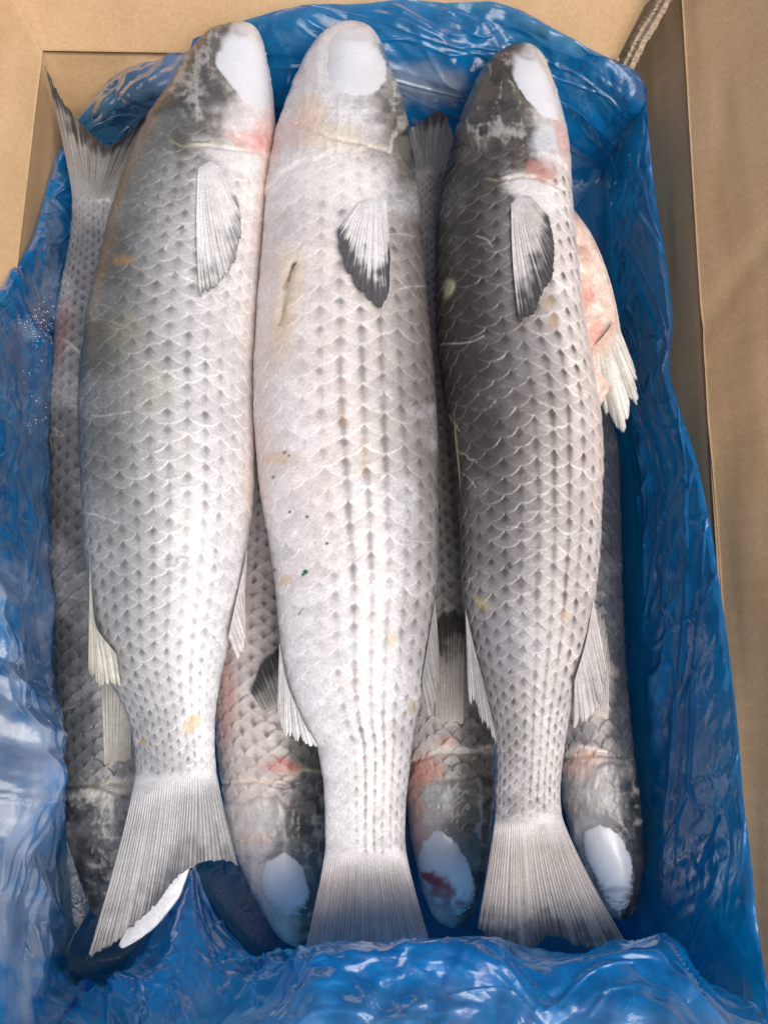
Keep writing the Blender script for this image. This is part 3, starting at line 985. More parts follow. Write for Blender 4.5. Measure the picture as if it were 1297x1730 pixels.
build_fin('pelvic_fin', g2, [(446, 470), (452, 500)], [(428, 690), (444, 640)], at_z(ZT + .014, ZT + .018), 5, fin_cols((230, 224, 212), (186, 176, 160)), seed=19, nu=60, rag=.06)

# --- upper layer, right fish ------------------------------------------------
f3 = fish_shape(
    [(884, 76), (865, 80), (846, 90), (812, 130), (785, 190), (761, 260), (744, 330), (736, 420), (736, 500), (741, 600), (755, 700), (769, 800), (778, 900), (782, 1000), (796, 1080), (815, 1160), (832, 1230), (839, 1310), (837, 1345), (836, 1370)],
    [(884, 76), (900, 82), (915, 98), (936, 150), (951, 210), (959, 280), (966, 380), (974, 450), (986, 550), (1001, 640), (1011, 700), (1015, 800), (1012, 900), (1005, 1000), (994, 1080), (975, 1150), (958, 1220), (948, 1300), (945, 1340), (947, 1370)], ZT - .002, ztail=-.012)
g3 = new_fish('f3', 'upper fish at right, darkest scales, torn pink belly flap with a white fin', 'upper layer of fish', pt(880, 700, ZT - .035))
sp3 = dict(tail=dict(tip=[(806, 1568), (840, 1598), (876, 1618), (935, 1580), (990, 1600), (1058, 1598)], z=ZT - .016, nray=36,
           col=fin_cols((168, 161, 155), (96, 91, 89), (58, 58, 64), .68, 1.05, .8, rootc=(190, 187, 185), rays=.6)), pitch=.0106, seed=303, dorsal=-1, edge=(-1.05, .65), finbase=(182, 178, 176), rim0=.5, back=(56, 52, 47), belly=(204, 196, 190), head=.165, headslant=.02, spot=(-1.1, -.75), spots=.8, spotcol=(64, 57, 52), edge_s=-.1,
           core=.52, rim=1.0, tailcol=(176, 172, 172), tailmix=.6, frost_or_glare=.06, streak=1.2, st0=-.75, st1=-.1, relief=.0005, hair=16,
           under=[('b', 835, 200, 75, 130, -18, .85, (74, 68, 58), .4, .6), ('b', 955, 420, 26, 300, -5, .75, (230, 222, 218), .6)],
           over=[('b', 925, 240, 26, 36, -10, .8, (206, 212, 216), .4), ('b', 918, 290, 22, 26, 20, .7, (196, 140, 126), .6, .9), ('b', 945, 235, 8, 36, -8, .5, (224, 150, 140)), ('b', 905, 325, 50, 22, 25, .75, (236, 232, 230)),
                 ('l', [(820, 300), (845, 306), (875, 300), (900, 285)], 2.5, .5, (170, 160, 122)), ('l', [(815, 296), (840, 298), (872, 290)], 2, .7, (60, 54, 44)),
                 ('b', 925, 510, 9, 10, 0, .45, (186, 152, 104), .7), ('b', 935, 545, 8, 14, 0, .5, (180, 140, 90), .6), ('b', 860, 955, 5, 5, 0, .9, (60, 60, 64)), ('b', 953, 1040, 5, 10, 0, .6, (190, 164, 120)),
                 ('b', 815, 1020, 18, 10, 20, .5, (176, 164, 110)), ('b', 870, 1080, 50, 60, 0, .10, (150, 160, 196)), ('b', 758, 490, 8, 16, 20, .6, (190, 184, 150)), ('b', 1000, 620, 12, 260, -4, .4, (232, 216, 212))],
           grooves=[([(815, 296), (845, 304), (880, 298), (910, 300), (950, 320)], 3, -.0008)])
sp3['eye'] = [(862, 84), (884, 77), (902, 84), (918, 110), (934, 150), (945, 185), (943, 204), (922, 200), (896, 176), (874, 148), (862, 118)]
build_body(f3, g3, sp3)
build_eyelid(f3, g3, sp3['eye'], 23,
             [('b', 892, 101, 12, 4, 10, .55, (140, 142, 146))])
build_fin('pectoral_fin', g3, [(863, 328), (877, 320), (892, 328)], [(875, 550), (890, 541), (914, 506), (930, 468), (934, 424), (926, 374)], on_body(f3, .0012, .0035), 17,
          fin_cols((228, 222, 217), (134, 124, 118), (40, 40, 44), .55, .95, .92, rootc=(234, 230, 226)), seed=24, curve=.02)
build_fin('dorsal_fin', g3, [(764, 660), (768, 740)], [(774, 760), (780, 852)], at_z(ZT + .012, ZT + .012), 4, fin_cols((128, 122, 100), (60, 56, 48), (190, 184, 160), .6, 1, .5), seed=26, nu=50, nv=30, rag=.08)
build_fin('dorsal_fin', g3, [(786, 1030), (800, 1090), (816, 1150)], [(790, 1175), (815, 1215), (842, 1258)], at_z(ZT + .008, ZT + .002), 12, fin_cols((204, 202, 200), (120, 118, 116)), seed=27, rag=.1)
build_fin('anal_fin', g3, [(1002, 1010), (990, 1080), (970, 1150)], [(1024, 1130), (1012, 1190), (968, 1228)], at_z(ZT + .004, ZT - .012), 11, fin_cols((216, 212, 210), (150, 148, 148)), seed=28, rag=.08)

# torn belly flap with its fin
nU, nV = 110, 44
uu = np.linspace(0, 1, nU)
inn = poly_at([(962, 350), (966, 420), (974, 500), (986, 580), (1000, 650), (1012, 690)], uu)
outr = poly_at([(966, 350), (998, 395), (1022, 450), (1038, 505), (1048, 560), (1056, 610)], uu)
vv = np.linspace(-.25, 1, nV)
Q = inn[:, None] * (1 - vv[None, :, None]) + outr[:, None] * vv[None, :, None]
lump = fbm(Q[..., 0] * .035, Q[..., 1] * .03, 77, 4)
lump2 = ridged(Q[..., 0] * .05, Q[..., 1] * .02, 78, 3)
z = ZT - .012 - .010 * np.clip(vv, 0, 1)[None, :] ** 2 - .006 * (vv[None, :] > .97) + .007 * (lump - .5) + .002 * (lump2 - .5)
C = mix(np.broadcast_to(lin(228, 204, 188), Q.shape[:2] + (3,)), .5 * sstep(.5, .78, lump), lin(218, 164, 148))
C = mix(C, .5 * sstep(.7, .9, lump2), lin(238, 226, 214))
for mk in [(1005, 560, 16, 18, 0, .5, (212, 120, 110)), (998, 590, 14, 12, 0, .4, (218, 130, 120)), (990, 500, 14, 26, 0, .5, (212, 120, 100)), (1022, 520, 12, 60, -12, .5, (236, 216, 200)), (985, 430, 9, 22, -12, .4, (176, 120, 96))]:
    C = apply_mark(C, Q[..., 0], Q[..., 1], 'b', list(mk), 5)
G = P(Q[..., 0], Q[..., 1], z)
Gb = P(Q[..., 0], Q[..., 1], z - .006)
F = grid_faces(nU, nV)
n = nU * nV
idx = np.arange(n).reshape(nU, nV)
ring = np.concatenate([idx[:, 0], idx[-1, 1:], idx[-2::-1, -1], idx[0, -2:0:-1]])
nx = np.roll(ring, -1)
link('belly_flap', mesh_np('belly_flap', np.concatenate([G.reshape(-1, 3), Gb.reshape(-1, 3)]),
     np.concatenate([F, F[:, ::-1] + n, np.stack([ring, ring + n, nx + n, nx], -1)]), np.concatenate([C.reshape(-1, 3)] * 2)), M_FLESH, g3)
build_fin('pelvic_fin', g3, [(998, 590), (1020, 566), (1040, 540)], [(1006, 670), (1030, 706), (1050, 729), (1063, 706), (1077, 655), (1068, 612)], at_z(ZT - .012, ZT - .024, .004), 9,
          fin_cols((236, 234, 226), (196, 190, 180), rootc=(232, 204, 184), rays=.6), seed=29, rag=.10, ridge=.0010)


# --- lower layer: heads towards the near end ---------------------------------
def lower(key, label, L, R, sp, eye=None, eyemarks=(), pec=None, zc=ZL, ztail=0.0, eyecol=(246, 247, 250)):
    f = fish_shape(L, R, zc, .86, head_up=False, ztail=ztail)
    g = new_fish(key, label, 'lower layer of fish', (*P((L[0][0]), 900, zc - .03)[:2], .008))
    sp['eye'] = eye
    build_body(f, g, sp, 520, 150, 30)
    if eye:
        build_eyelid(f, g, eye, sp['seed'], eyemarks, base=eyecol)
    if pec:
        root, tip, cf = pec
        build_fin('pectoral_fin', g, root, tip, on_body(f, .0012, .0045), 13, cf, seed=sp['seed'])
    return f, g


base = dict(edge=(-.5, .7), back=(98, 97, 95), belly=(196, 190, 188), head=.20, spot=(-.9, -.4), spots=.7, spotcol=(60, 60, 62), core=.45, rim=.8, frost_or_glare=.2, relief=.0010, ncol=28)
lower('l1', 'dark grey lower fish along the left side, tail against the cardboard corner',
      [(186, 1568), (168, 1550), (148, 1510), (118, 1400), (101, 1260), (94, 1100), (88, 950), (86, 800), (88, 680), (96, 560), (108, 470), (120, 400), (124, 345)],
      [(186, 1568), (205, 1550), (226, 1500), (246, 1400), (254, 1250), (262, 1100), (262, 900), (255, 700), (238, 550), (216, 450), (202, 390), (198, 345)],
      dict(base, seed=404, dorsal=-1, edge=(-1.5, .2), back=(92, 94, 94), belly=(160, 160, 161), tailcol=(150, 150, 152), tailmix=.5, tail=dict(tip=[(76, 112), (100, 160), (135, 205), (184, 246), (215, 225), (245, 196), (285, 160)], z=ZL + .055, nray=30,
           col=fin_cols((158, 156, 150), (98, 98, 98), (42, 44, 50), .70, .95, .9, rootc=(150, 150, 148), rays=.8)),
           over=[('b', 195, 1330, 40, 14, -20, .6, (210, 204, 196)), ('l', [(150, 1330), (185, 1322), (215, 1335)], 3, .6, (150, 140, 110)), ('b', 104, 560, 14, 50, 8, .35, (150, 96, 96), .5)],
           grooves=[([(110, 1330), (160, 1325), (215, 1345)], 3, -.0008)]),
      ztail=.012,
      pec=([(178, 1305), (200, 1300), (222, 1290)], [(174, 1140), (190, 1128), (210, 1140), (226, 1180)], fin_cols((214, 212, 204), (140, 138, 130), (120, 120, 116), .6, 1, .5, rootc=(196, 188, 176))))

lower('l2', 'lower fish between left and middle upper fish, clean white eyelid and pinkish gill',
      [(502, 1600), (480, 1588), (458, 1560), (422, 1490), (391, 1400), (373, 1300), (364, 1200), (366, 1080), (381, 950), (395, 800), (402, 600), (405, 450), (425, 380)],
      [(502, 1600), (518, 1590), (532, 1560), (546, 1500), (554, 1400), (553, 1300), (549, 1200), (540, 1080), (530, 900), (515, 700), (500, 520), (480, 430), (425, 380)],
      dict(base, seed=505, dorsal=1, edge=(-.3, .7), back=(98, 98, 94), belly=(214, 204, 200), head=.205, headslant=0,
           under=[('b', 510, 1420, 40, 100, -8, .7, (104, 104, 98), .5, .7)],
           over=[('b', 385, 1180, 16, 90, 0, .75, (214, 168, 156)), ('b', 475, 1295, 26, 12, 10, .65, (206, 120, 110), .6, .8), ('b', 430, 1380, 40, 26, 10, .6, (196, 200, 196)), ('b', 435, 1415, 30, 12, 0, .4, (220, 180, 150)), ('b', 400, 1350, 30, 80, -10, .5, (226, 214, 206)),
                 ('l', [(376, 1320), (420, 1316), (470, 1322), (500, 1305)], 4, .6, (232, 216, 196)), ('l', [(470, 1310), (510, 1300), (545, 1305)], 3, .6, (206, 204, 170)), ('b', 455, 1450, 30, 14, 0, .5, (92, 88, 84), .5, .9)],
           grooves=[([(372, 1325), (430, 1320), (480, 1330), (545, 1312)], 3, -.0008)]),
      eye=[(450, 1455), (478, 1440), (502, 1452), (518, 1482), (524, 1512), (512, 1545), (490, 1556), (462, 1540), (442, 1505), (440, 1475)],
      pec=([(450, 1210), (480, 1200), (512, 1205)], [(426, 1170), (440, 1130), (470, 1098), (520, 1080)], fin_cols((150, 148, 144), (90, 90, 90), (44, 46, 48), .5, .9, .9, rootc=(196, 188, 180))))

lower('l3', 'lower fish between the centre and right fish with blood on its white eyelid',
      [(768, 1568), (750, 1562), (733, 1545), (712, 1500), (696, 1420), (688, 1330), (690, 1200), (695, 1000), (692, 800), (688, 600), (690, 450), (694, 350), (697, 300)],
      [(768, 1568), (785, 1560), (800, 1540), (816, 1480), (826, 1400), (831, 1300), (829, 1200), (818, 1000), (800, 800), (782, 600), (768, 450), (757, 350), (754, 300)],
      dict(base, tail=dict(tip=[(655, 120), (690, 165), (722, 192), (745, 188), (775, 160), (805, 130)], z=ZL + .03, nray=26,
           col=fin_cols((120, 120, 124), (70, 70, 74), (32, 34, 40), .68, .95, .9, rootc=(120, 120, 122), rays=.8)), seed=606, dorsal=1, edge=(-.5, .7), back=(92, 88, 80), belly=(190, 180, 174), head=.20,
           under=[('b', 800, 1370, 40, 110, 0, .7, (110, 106, 92), .5, .7)],
           over=[('b', 715, 1300, 34, 22, -10, .75, (212, 150, 130), .5, .8), ('b', 700, 1320, 18, 60, 0, .6, (206, 140, 122)), ('b', 738, 1345, 26, 22, -20, .6, (168, 176, 170)), ('b', 750, 1265, 60, 10, 5, .7, (226, 216, 204)), ('b', 700, 1410, 20, 40, 0, .6, (202, 150, 140), .5, .8),
                 ('l', [(695, 1285), (740, 1262), (790, 1270), (825, 1262)], 4, .6, (222, 214, 196)), ('b', 755, 1250, 16, 12, 0, .5, (190, 110, 96), .5, .9)],
           grooves=[([(690, 1292), (740, 1272), (828, 1272)], 3, -.0008)]),
      eye=[(712, 1420), (735, 1404), (760, 1412), (782, 1440), (798, 1475), (804, 1505), (795, 1535), (768, 1548), (738, 1535), (718, 1500), (705, 1460)],
      eyemarks=[('b', 742, 1500, 24, 30, -15, .9, (166, 62, 66), .35, .9), ('b', 735, 1482, 30, 10, 8, .9, (176, 58, 56), .3, .9), ('b', 748, 1506, 14, 10, 0, .5, (212, 160, 160), .5, .9), ('b', 775, 1524, 10, 4, 0, .7, (176, 70, 66), .4, .9), ('b', 765, 1440, 24, 20, 0, .3, (214, 176, 164), .8)],
      pec=([(735, 1232), (760, 1240), (782, 1232)], [(733, 1060), (745, 1042), (765, 1036), (784, 1048)], fin_cols((206, 198, 190), (110, 106, 102), (52, 50, 50), .6, .9, .9, rootc=(216, 208, 200))))

lower('l4', 'dark lower fish between the right upper fish and the blue plastic, bluish white eyelid',
      [(1050, 1554), (1032, 1548), (1014, 1532), (990, 1480), (965, 1400), (945, 1300), (930, 1200), (920, 1000), (920, 800), (915, 600), (900, 450), (895, 330), (920, 280)],
      [(1050, 1554), (1064, 1545), (1074, 1522), (1081, 1480), (1080, 1410), (1069, 1300), (1059, 1200), (1052, 1100), (1046, 950), (1044, 800), (1030, 700), (985, 500), (945, 330), (920, 280)],
      dict(dict(base, rim=.45, hair=6, frost_or_glare=.05), seed=707, dorsal=1, edge=(-1.3, .5), back=(54, 58, 66), belly=(150, 146, 146), head=.20,  # blue-black skin tones include the shade beside the right wall
           over=[('b', 980, 1290, 36, 20, -15, .8, (222, 170, 148), .5, .7), ('l', [(952, 1272), (990, 1264), (1020, 1268)], 5, .8, (232, 216, 206)), ('b', 965, 1370, 16, 30, 0, .6, (222, 190, 160)), ('b', 985, 1350, 60, 90, 0, .6, (190, 184, 180)), ('b', 1010, 1370, 40, 30, 0, .45, (150, 152, 152)), ('b', 1000, 1345, 30, 16, 0, .4, (196, 196, 196)), ('b', 1005, 1170, 26, 60, 0, .5, (214, 204, 196))],
           grooves=[([(948, 1282), (1000, 1274), (1062, 1280)], 3, -.0008)]),
      eye=[(985, 1405), (1010, 1392), (1035, 1400), (1055, 1425), (1068, 1460), (1070, 1500), (1060, 1530), (1045, 1542), (1020, 1520), (998, 1470), (984, 1430)],
      eyemarks=[('b', 1038, 1502, 20, 7, -4, .5, (120, 128, 142), .4, .3), ('b', 1062, 1470, 8, 40, 0, .3, (190, 205, 230))],
      pec=([(975, 1215), (1000, 1222), (1026, 1225)], [(968, 1050), (995, 1030), (1015, 1045), (1026, 1110)], fin_cols((214, 208, 204), (140, 136, 134), (110, 110, 112), .7, 1, .5, rootc=(216, 206, 196))))


# ------------------------------------------------------------------ blue plastic bag lining the box
ST = [  # inner foot (px,py) ; edge (px,py,z)
    ((120, 330), (97, 262, 0.062)), ((165, 262), (145, 186, 0.075)), ((235, 205), (200, 128, 0.085)), ((300, 160), (262, 90, 0.098)), ((380, 120), (355, 54, 0.11)),
    ((470, 110), (450, 24, 0.12)), ((560, 110), (540, 8, 0.124)), ((650, 140), (650, 2, 0.125)), ((740, 175), (760, 2, 0.125)), ((820, 170), (852, 8, 0.124)), ((900, 160), (950, 56, .122)),
    ((960, 190), (1020, 94, 0.106)), ((990, 240), (1078, 128, .085)), ((1000, 300), (1090, 150, .074)), ((1010, 380), (1097, 240, 0.101)), ((1025, 470), (1106, 330, 0.1)), ((1040, 560), (1122, 430, 0.1)),
    ((1042, 640), (1134, 540, 0.1)), ((1042, 700), (1130, 625, 0.1)), ((1044, 760), (1150, 700, 0.102)), ((1046, 840), (1176, 780, 0.106)), ((1048, 930), (1200, 890, 0.11)), ((1052, 1040), (1222, 1040, 0.114)),
    ((1056, 1150), (1240, 1190, 0.12)), ((1064, 1270), (1254, 1340, 0.126)), ((1082, 1390), (1270, 1470, 0.13)), ((1100, 1480), (1284, 1600, 0.134)), ((1105, 1560), (1300, 1740, 0.138))]
prof = []        # each station: six control points (px, py, z)
for (ix, iy), (ex, ey, ez) in ST:
    cx0, cy0 = ix + (620 - ix) * .5, iy + (860 - iy) * .5
    row = [(cx0, cy0, .004), (ix, iy, .012)]
    for a, zf in ((.3, .45), (.62, .78), (.9, .99)):
        row.append((ix + (ex - ix) * a, iy + (ey - iy) * a, .012 + (ez - .012) * zf))
    row.append((ex, ey, ez))
    prof.append(row)
NTOP = len(ST)
BOT = [  # x, foot y, wall (y,z), lip (y,z), slope (y,z), far (y,z)
    (1120, 1600, (1610, .08), (1585, .138), (1690, .165), (1900, .188)),
    (1060, 1640, (1625, .085), (1592, .148), (1680, .165), (1900, .188)),
    (970, 1660, (1640, .09), (1600, .150), (1690, .165), (1900, .188)),
    (885, 1660, (1650, .09), (1616, .148), (1700, .165), (1900, .188)),
    (835, 1650, (1625, .09), (1576, .156), (1690, .168), (1900, .188)),
    (740, 1650, (1620, .09), (1574, .158), (1680, .168), (1900, .188)),
    (640, 1650, (1630, .09), (1588, .156), (1690, .168), (1900, .188)),
    (520, 1650, (1645, .09), (1604, .152), (1690, .167), (1900, .188)),
    (440, 1600, (1625, .055), (1636, .105), (1700, .150), (1900, .188)),
    (380, 1540, (1560, .05), (1570, .085), (1690, .135), (1900, .188)),
    (330, 1480, (1482, .06), (1474, .098), (1680, .130), (1900, .188)),
    (285, 1540, (1540, .045), (1545, .075), (1690, .120), (1900, .188)),
    (220, 1600, (1630, .03), (1660, .06), (1730, .115), (1900, .188)),
    (130, 1590, (1650, .03), (1690, .07), (1760, .12), (1900, .188))]
for x, fy, (wy, wz), (ly, lz), (sy, sz), (oy, oz) in BOT:
    k = (x - 620) / 620
    prof.append([(620 + (x - 620) * .5, 1300, .004), (x, fy, .012), (x + 8 * k, wy, wz), (x + 15 * k, ly, lz), (x + 60 * k, sy, sz), (x + 160 * k, oy, oz)])
LEFT = [  # y, foot x, (x,z) x3, edge (x,y,z)
    (1560, 125, (110, .05), (70, .11), (5, .155), (-190, 1850, .19)),
    (1450, 112, (92, .05), (72, .11), (10, .155), (-170, 1560, .19)),
    (1300, 112, (92, .05), (78, .12), (20, .155), (-170, 1330, .19)),
    (1150, 112, (92, .05), (70, .12), (15, .155), (-170, 1150, .19)),
    (1000, 112, (92, .05), (52, .115), (-5, .155), (-170, 980, .19)),
    (850, 112, (92, .05), (40, .11), (-20, .150), (-160, 830, .188)),
    (700, 112, (92, .05), (44, .095), (-5, .14), (-110, 680, .172)),
    (580, 112, (92, .05), (50, .085), (4, .125), (-50, 560, .150)),
    (480, 98, (86, .06), (66, .10), (38, .130), (8, 478, .108)),
    (400, 110, (100, .06), (86, .10), (72, .130), (55, 404, .088))]
for y, fx, a, b, c, (ex, ey, ez) in LEFT:
    prof.append([(340, y * .6 + 350, .004), (fx, y, .012), (a[0], y, a[1]), (b[0], y, b[1]), (c[0], y + (ey - y) * .5, c[1]), (ex, ey, ez)])
prof = np.array(prof, float)
K = len(prof)
W3 = P(prof[..., 0], prof[..., 1], prof[..., 2])                    # K x 6 x 3
for k in list(range(NTOP)) + [K - 1, K - 2]:                        # film hangs down inside the walls
    e = W3[k, 5]
    inw = np.array([-np.sign(e[0]) * min(1, abs(e[0]) / .15) ** 2, -np.sign(e[1]) * min(1, abs(e[1]) / .28) ** 2])
    inw /= np.linalg.norm(inw)
    for j, (dd, zf) in enumerate([(.024, .10), (.016, .45), (.010, .75), (.004, .95)]):
        W3[k, j + 1, :2] = e[:2] + inw * dd
        W3[k, j + 1, 2] = e[2] * zf + .002
        q3 = W3[k, j + 1]
        zr = min(1.0, q3[2] / RIM)
        q3[1] = min(q3[1], TRF[1] * (.91 + .09 * zr) - .012) if zr < 1 else min(q3[1], TL[1] + .002)
        ty = (q3[1] - TRR[1]) / (BR[1] - TRR[1])
        xr = TRR[0] + (BR[0] - TRR[0]) * ty
        if e[0] > .1 and zr < 1:
            q3[0] = min(q3[0], xr * (.83 + .17 * zr) - (.013 if j < 3 else .006))
NSb, NVb = 1300, 190


def catmull_closed(A, n):
    k = len(A)
    ch = np.linalg.norm(np.roll(A, -1, 0)[:, 3] - A[:, 3], axis=1)
    L = np.concatenate([[0], np.cumsum(ch)])
    t = np.linspace(0, L[-1], n, endpoint=False)
    i = np.clip(np.searchsorted(L, t, side='right') - 1, 0, k - 1)
    u = ((t - L[i]) / np.maximum(ch[i], 1e-6))[:, None, None]
    p0, p1, p2, p3 = A[(i - 1) % k], A[i], A[(i + 1) % k], A[(i + 2) % k]
    tn = .42
    m1, m2 = tn * (p2 - p0), tn * (p3 - p1)
    return ((2 * u ** 3 - 3 * u ** 2 + 1) * p1 + (u ** 3 - 2 * u ** 2 + u) * m1 + (-2 * u ** 3 + 3 * u ** 2) * p2 + (u ** 3 - u ** 2) * m2), t


R1, arc = catmull_closed(W3, NSb)
v = np.linspace(0, 5, NVb)
v = np.where(v < 1, v, v)
vq = np.interp(np.linspace(0, 1, NVb), [0, .06, .2, .5, .8, 1], [0, 1, 2, 3, 4, 5])
i = np.clip(np.floor(vq).astype(int), 0, 4)
u = (vq - i)[None, :, None]
g_ = lambda j: R1[:, np.clip(j, 0, 5)]
p0, p1, p2, p3 = g_(i - 1), g_(i), g_(i + 1), g_(i + 2)
m1, m2 = .45 * (p2 - p0), .45 * (p3 - p1)
G = ((2 * u ** 3 - 3 * u ** 2 + 1) * p1 + (u ** 3 - 2 * u ** 2 + u) * m1 + (-2 * u ** 3 + 3 * u ** 2) * p2 + (u ** 3 - u ** 2) * m2)
N = grid_normals(G)
N = np.where((((np.array([0, 0, .22]) - G) * N).sum(-1, keepdims=True) < 0), -N, N)
px, py = proj(G)
across = np.concatenate([np.zeros((NSb, 1)), np.cumsum(np.linalg.norm(np.diff(G, axis=1), axis=2), axis=1)], 1)
sarc = arc[:, None] + 0 * across
# long drawn folds along the sides, diagonal pulls, then fine crumple
wx = sarc + .006 * fbm(sarc * 20, across * 20, 5) + across * .3
wy = across + .012 * fbm(sarc * 5, across * 6, 6, 2)
long_ = ridged(wx * 4.5, wy * 34, 41, 2) - .55
diag = ridged(wx * 13 + wy * 9, wy * 13 - wx * 4, 42, 2) - .55
facet = np.abs(2 * vnoise(wx * 34, wy * 34, 43) - 1) + .5 * np.abs(2 * vnoise(wx * 80 + 3, wy * 80, 44) - 1)
cn1 = 2 * fbm(wx * 10, wy * 26, 47, 2) - 1
cn2 = 2 * fbm(wx * 22 + wy * 12, wy * 18 - wx * 9, 48, 2) - 1
frng = np.random.default_rng(77)
crump = 0 * wx
for k in range(14):
    th, fq = frng.uniform(0, math.pi), 8 * 1.22 ** k
    phs = (wx * math.cos(th) + wy * math.sin(th)) * fq + .7 * vnoise(wx * 9 + 9 * k, wy * 9, 300 + k)
    tri = 2 * np.abs(phs - np.floor(phs) - .5)
    crump = crump + (tri - .5) / (2 * fq) * sstep(.5, .66, fbm(wx * 8 + 5 * k, wy * 8 - 3 * k, 320 + k, 2))
crease = np.exp(-(cn1 / .035) ** 2) + .7 * np.exp(-(cn2 / .03) ** 2) * sstep(.4, .6, fbm(wx * 8, wy * 8, 49, 2))
amp = sstep(1.2, 2.2, vq)[None, :] * (1 - .5 * sstep(4.4, 5, vq))[None, :]
leftlow = sstep(900, 1100, py) * (1 - sstep(120, 200, px))
bottom = sstep(1590, 1640, py)
amp2 = 1 + .9 * leftlow + .5 * bottom
cn3 = 2 * fbm(wx * 5 + wy * 3, wy * 30, 147, 2) - 1
cn4 = 2 * fbm(wx * 16 - wy * 10, wy * 14 + wx * 12, 148, 2) - 1
fine = np.exp(-(cn3 / .018) ** 2) + np.exp(-(cn4 / .016) ** 2)
disp = amp * (.0050 * long_ + .0014 * diag * amp2 + .0010 * crease + .0013 * fine - .0007 * ridged(wx * 30, wy * 60, 55, 2) + .0006 * (facet - .7) + crump * (.10 + .12 * leftlow + .13 * bottom + .08 * sstep(250, 60, py) - .05 * sstep(1030, 1080, px) * sstep(300, 500, py) * (1 - bottom)))
G = G + N * np.maximum(disp, -.004)[..., None]
px, py = proj(G)
thin = .32 + .40 * (fbm(px * .006, py * .006, 91, 3) - .35)
thin = thin + .45 * blob_mask(px, py, 215, 165, 75, 75, 0, .6, .3)
thin = thin + .22 * (.5 - long_ * 1.6) * .5 - .12 * np.clip(crease, 0, 1)
thin = thin * (1 - .6 * sstep(1030, 1080, px) * sstep(600, 800, py) * (1 - sstep(1560, 1640, py)))
thin = thin * (1 - .5 * sstep(1560, 1620, py) * (px > 250))
thin = np.clip(thin, .03, .8)
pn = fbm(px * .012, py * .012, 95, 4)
frost_or_glare = .85 * blob_mask(px, py, 20, 1400, 90, 370, 0, .4, .8, seed=2) + .22 * sstep(-60, 80, py - 1700 + 160 * (pn - .5)) * (px > 250) + .06 * blob_mask(px, py, 20, 850, 70, 380, 0, .7, .8)  # whitish sky glare on the film, painted as a pale tint
frost_or_glare = frost_or_glare + .55 * blob_mask(px, py, 240, 140, 100, 60, -30, .6, .5) + .95 * blob_mask(px, py, 712, 140, 70, 34, 0, .5, .4)  # painted glare again: upper left corner and behind the heads
frost_or_glare = np.clip(frost_or_glare * (.1 + 1.5 * fbm(px * .03, py * .012, 96, 4)), 0, .9)
F = grid_faces(NSb, NVb)
last = np.arange(NVb - 1)
F = np.concatenate([F, np.stack([(NSb - 1) * NVb + last, (NSb - 1) * NVb + last + 1, last + 1, last], -1)])
ctr = np.arange(NSb) * NVb
V = np.concatenate([G.reshape(-1, 3), [[P(620, 860, .004)[0], P(620, 860, .004)[1], .004]]])
half = np.arange(0, NSb, 2)
F = np.concatenate([F, np.stack([np.full(len(half), len(V) - 1), ctr[half], ctr[(half + 1) % NSb], ctr[(half + 2) % NSb]], -1)])
bag = link('plastic_bag', mesh_np('plastic_bag', V, F, extra={'thin': np.concatenate([thin.ravel(), [.1]]), 'frost_or_glare': np.concatenate([frost_or_glare.ravel(), [0]])}), M_FILM)
bag['label'], bag['category'] = 'crumpled translucent blue plastic bag lining the cardboard box around the fish', 'plastic bag'


# ------------------------------------------------------------------ frost grains on the film
r = np.random.default_rng(5)
tab = G.reshape(-1, 3)
tpx, tpy = px.ravel(), py.ravel()
sel = np.where((tpx > 20) & (tpx < 92) & (tpy > 470) & (tpy < 1250) & (N.reshape(-1, 3)[:, 2] > .05))[0]
dens = (sstep(.38, .7, fbm(tpx[sel] * .03, tpy[sel] * .02, 66, 3)) * np.exp(-((tpx[sel] - 62) / 24) ** 2) * (tpy[sel] < 1000) + .02) * (tpy[sel] > 500)
pick = r.choice(sel, 340, replace=False, p=dens / dens.sum())
oc = np.array([[1, 0, 0], [-1, 0, 0], [0, 1, 0], [0, -1, 0], [0, 0, 1], [0, 0, -1]], float)
of = np.array([[0, 2, 4], [2, 1, 4], [1, 3, 4], [3, 0, 4], [2, 0, 5], [1, 2, 5], [3, 1, 5], [0, 3, 5]])
VV, FF = [], []
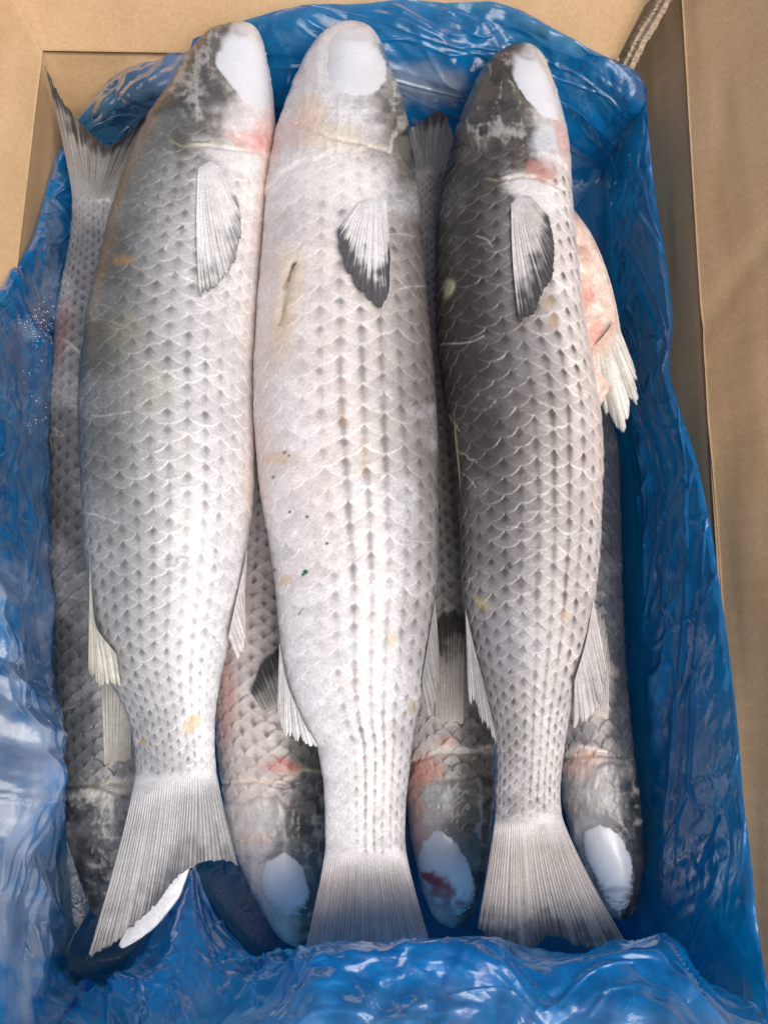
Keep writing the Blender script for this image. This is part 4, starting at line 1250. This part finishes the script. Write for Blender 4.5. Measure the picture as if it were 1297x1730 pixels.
for k, i in enumerate(pick):
    sz = .00014 + .00035 * r.random() ** 3
    VV.append(tab[i] + N.reshape(-1, 3)[i] * .0002 + oc * sz * r.uniform(.6, 1.3, 3))
    FF.append(of + 6 * k)
mi, ti, bi = mat_new('ice')
bi.inputs['Base Color'].default_value = (.8, .85, .9, 1)
bi.inputs['Roughness'].default_value = .3
ice = link('ice_crystals', mesh_np('ice_crystals', np.concatenate(VV), np.concatenate(FF), smooth=False), mi)
ice['kind'] = 'stuff'
ice['label'], ice['category'] = 'white ice grains scattered on the blue film along the left side', 'ice'


# ------------------------------------------------------------------ pale sliver under the left tail
u = np.linspace(0, 1, 70)
cl = poly_at([(316, 1462), (296, 1494), (266, 1536), (234, 1570), (204, 1600)], u)
wd = (17 * np.sin(math.pi * np.clip(u * .96 + .03, 0, 1)) ** .6 + 1.5) * (.85 + .3 * fbm(u * 7, u * 0, 12, 3))
vv = np.linspace(-1, 1, 15)
Q = cl[:, None] + vv[None, :, None] * wd[:, None, None] * np.array([.80, .60])
z = .1065 + .0008 * (1 - vv[None, :] ** 2) - .004 * u[:, None] + .0008 * (fbm(Q[..., 0] * .06, Q[..., 1] * .06, 14, 3) - .5)
Gt = P(Q[..., 0], Q[..., 1], z)
Gu = Gt - np.array([0, 0, .0025])
C = np.broadcast_to(lin(236, 238, 242), Q.shape[:2] + (3,)) * (1 - .15 * fbm(Q[..., 0] * .08, Q[..., 1] * .08, 15, 3))[..., None]
m = 70 * 15
idx = np.arange(m).reshape(70, 15)
ring = np.concatenate([idx[:, 0], idx[-1, 1:], idx[-2::-1, -1], idx[0, -2:0:-1]])
nx = np.roll(ring, -1)
F = grid_faces(70, 15)
F = np.concatenate([F, F[:, ::-1] + m, np.stack([ring, ring + m, nx + m, nx], -1)])
sl = link('pale_sliver', mesh_np('pale_sliver', np.concatenate([Gt.reshape(-1, 3), Gu.reshape(-1, 3)]), F, np.concatenate([C.reshape(-1, 3)] * 2)), M_SKIN)  # flat pale strip, material left open
sl['label'], sl['category'] = 'narrow white sliver under the forked edge of the left fish tail', 'ice'
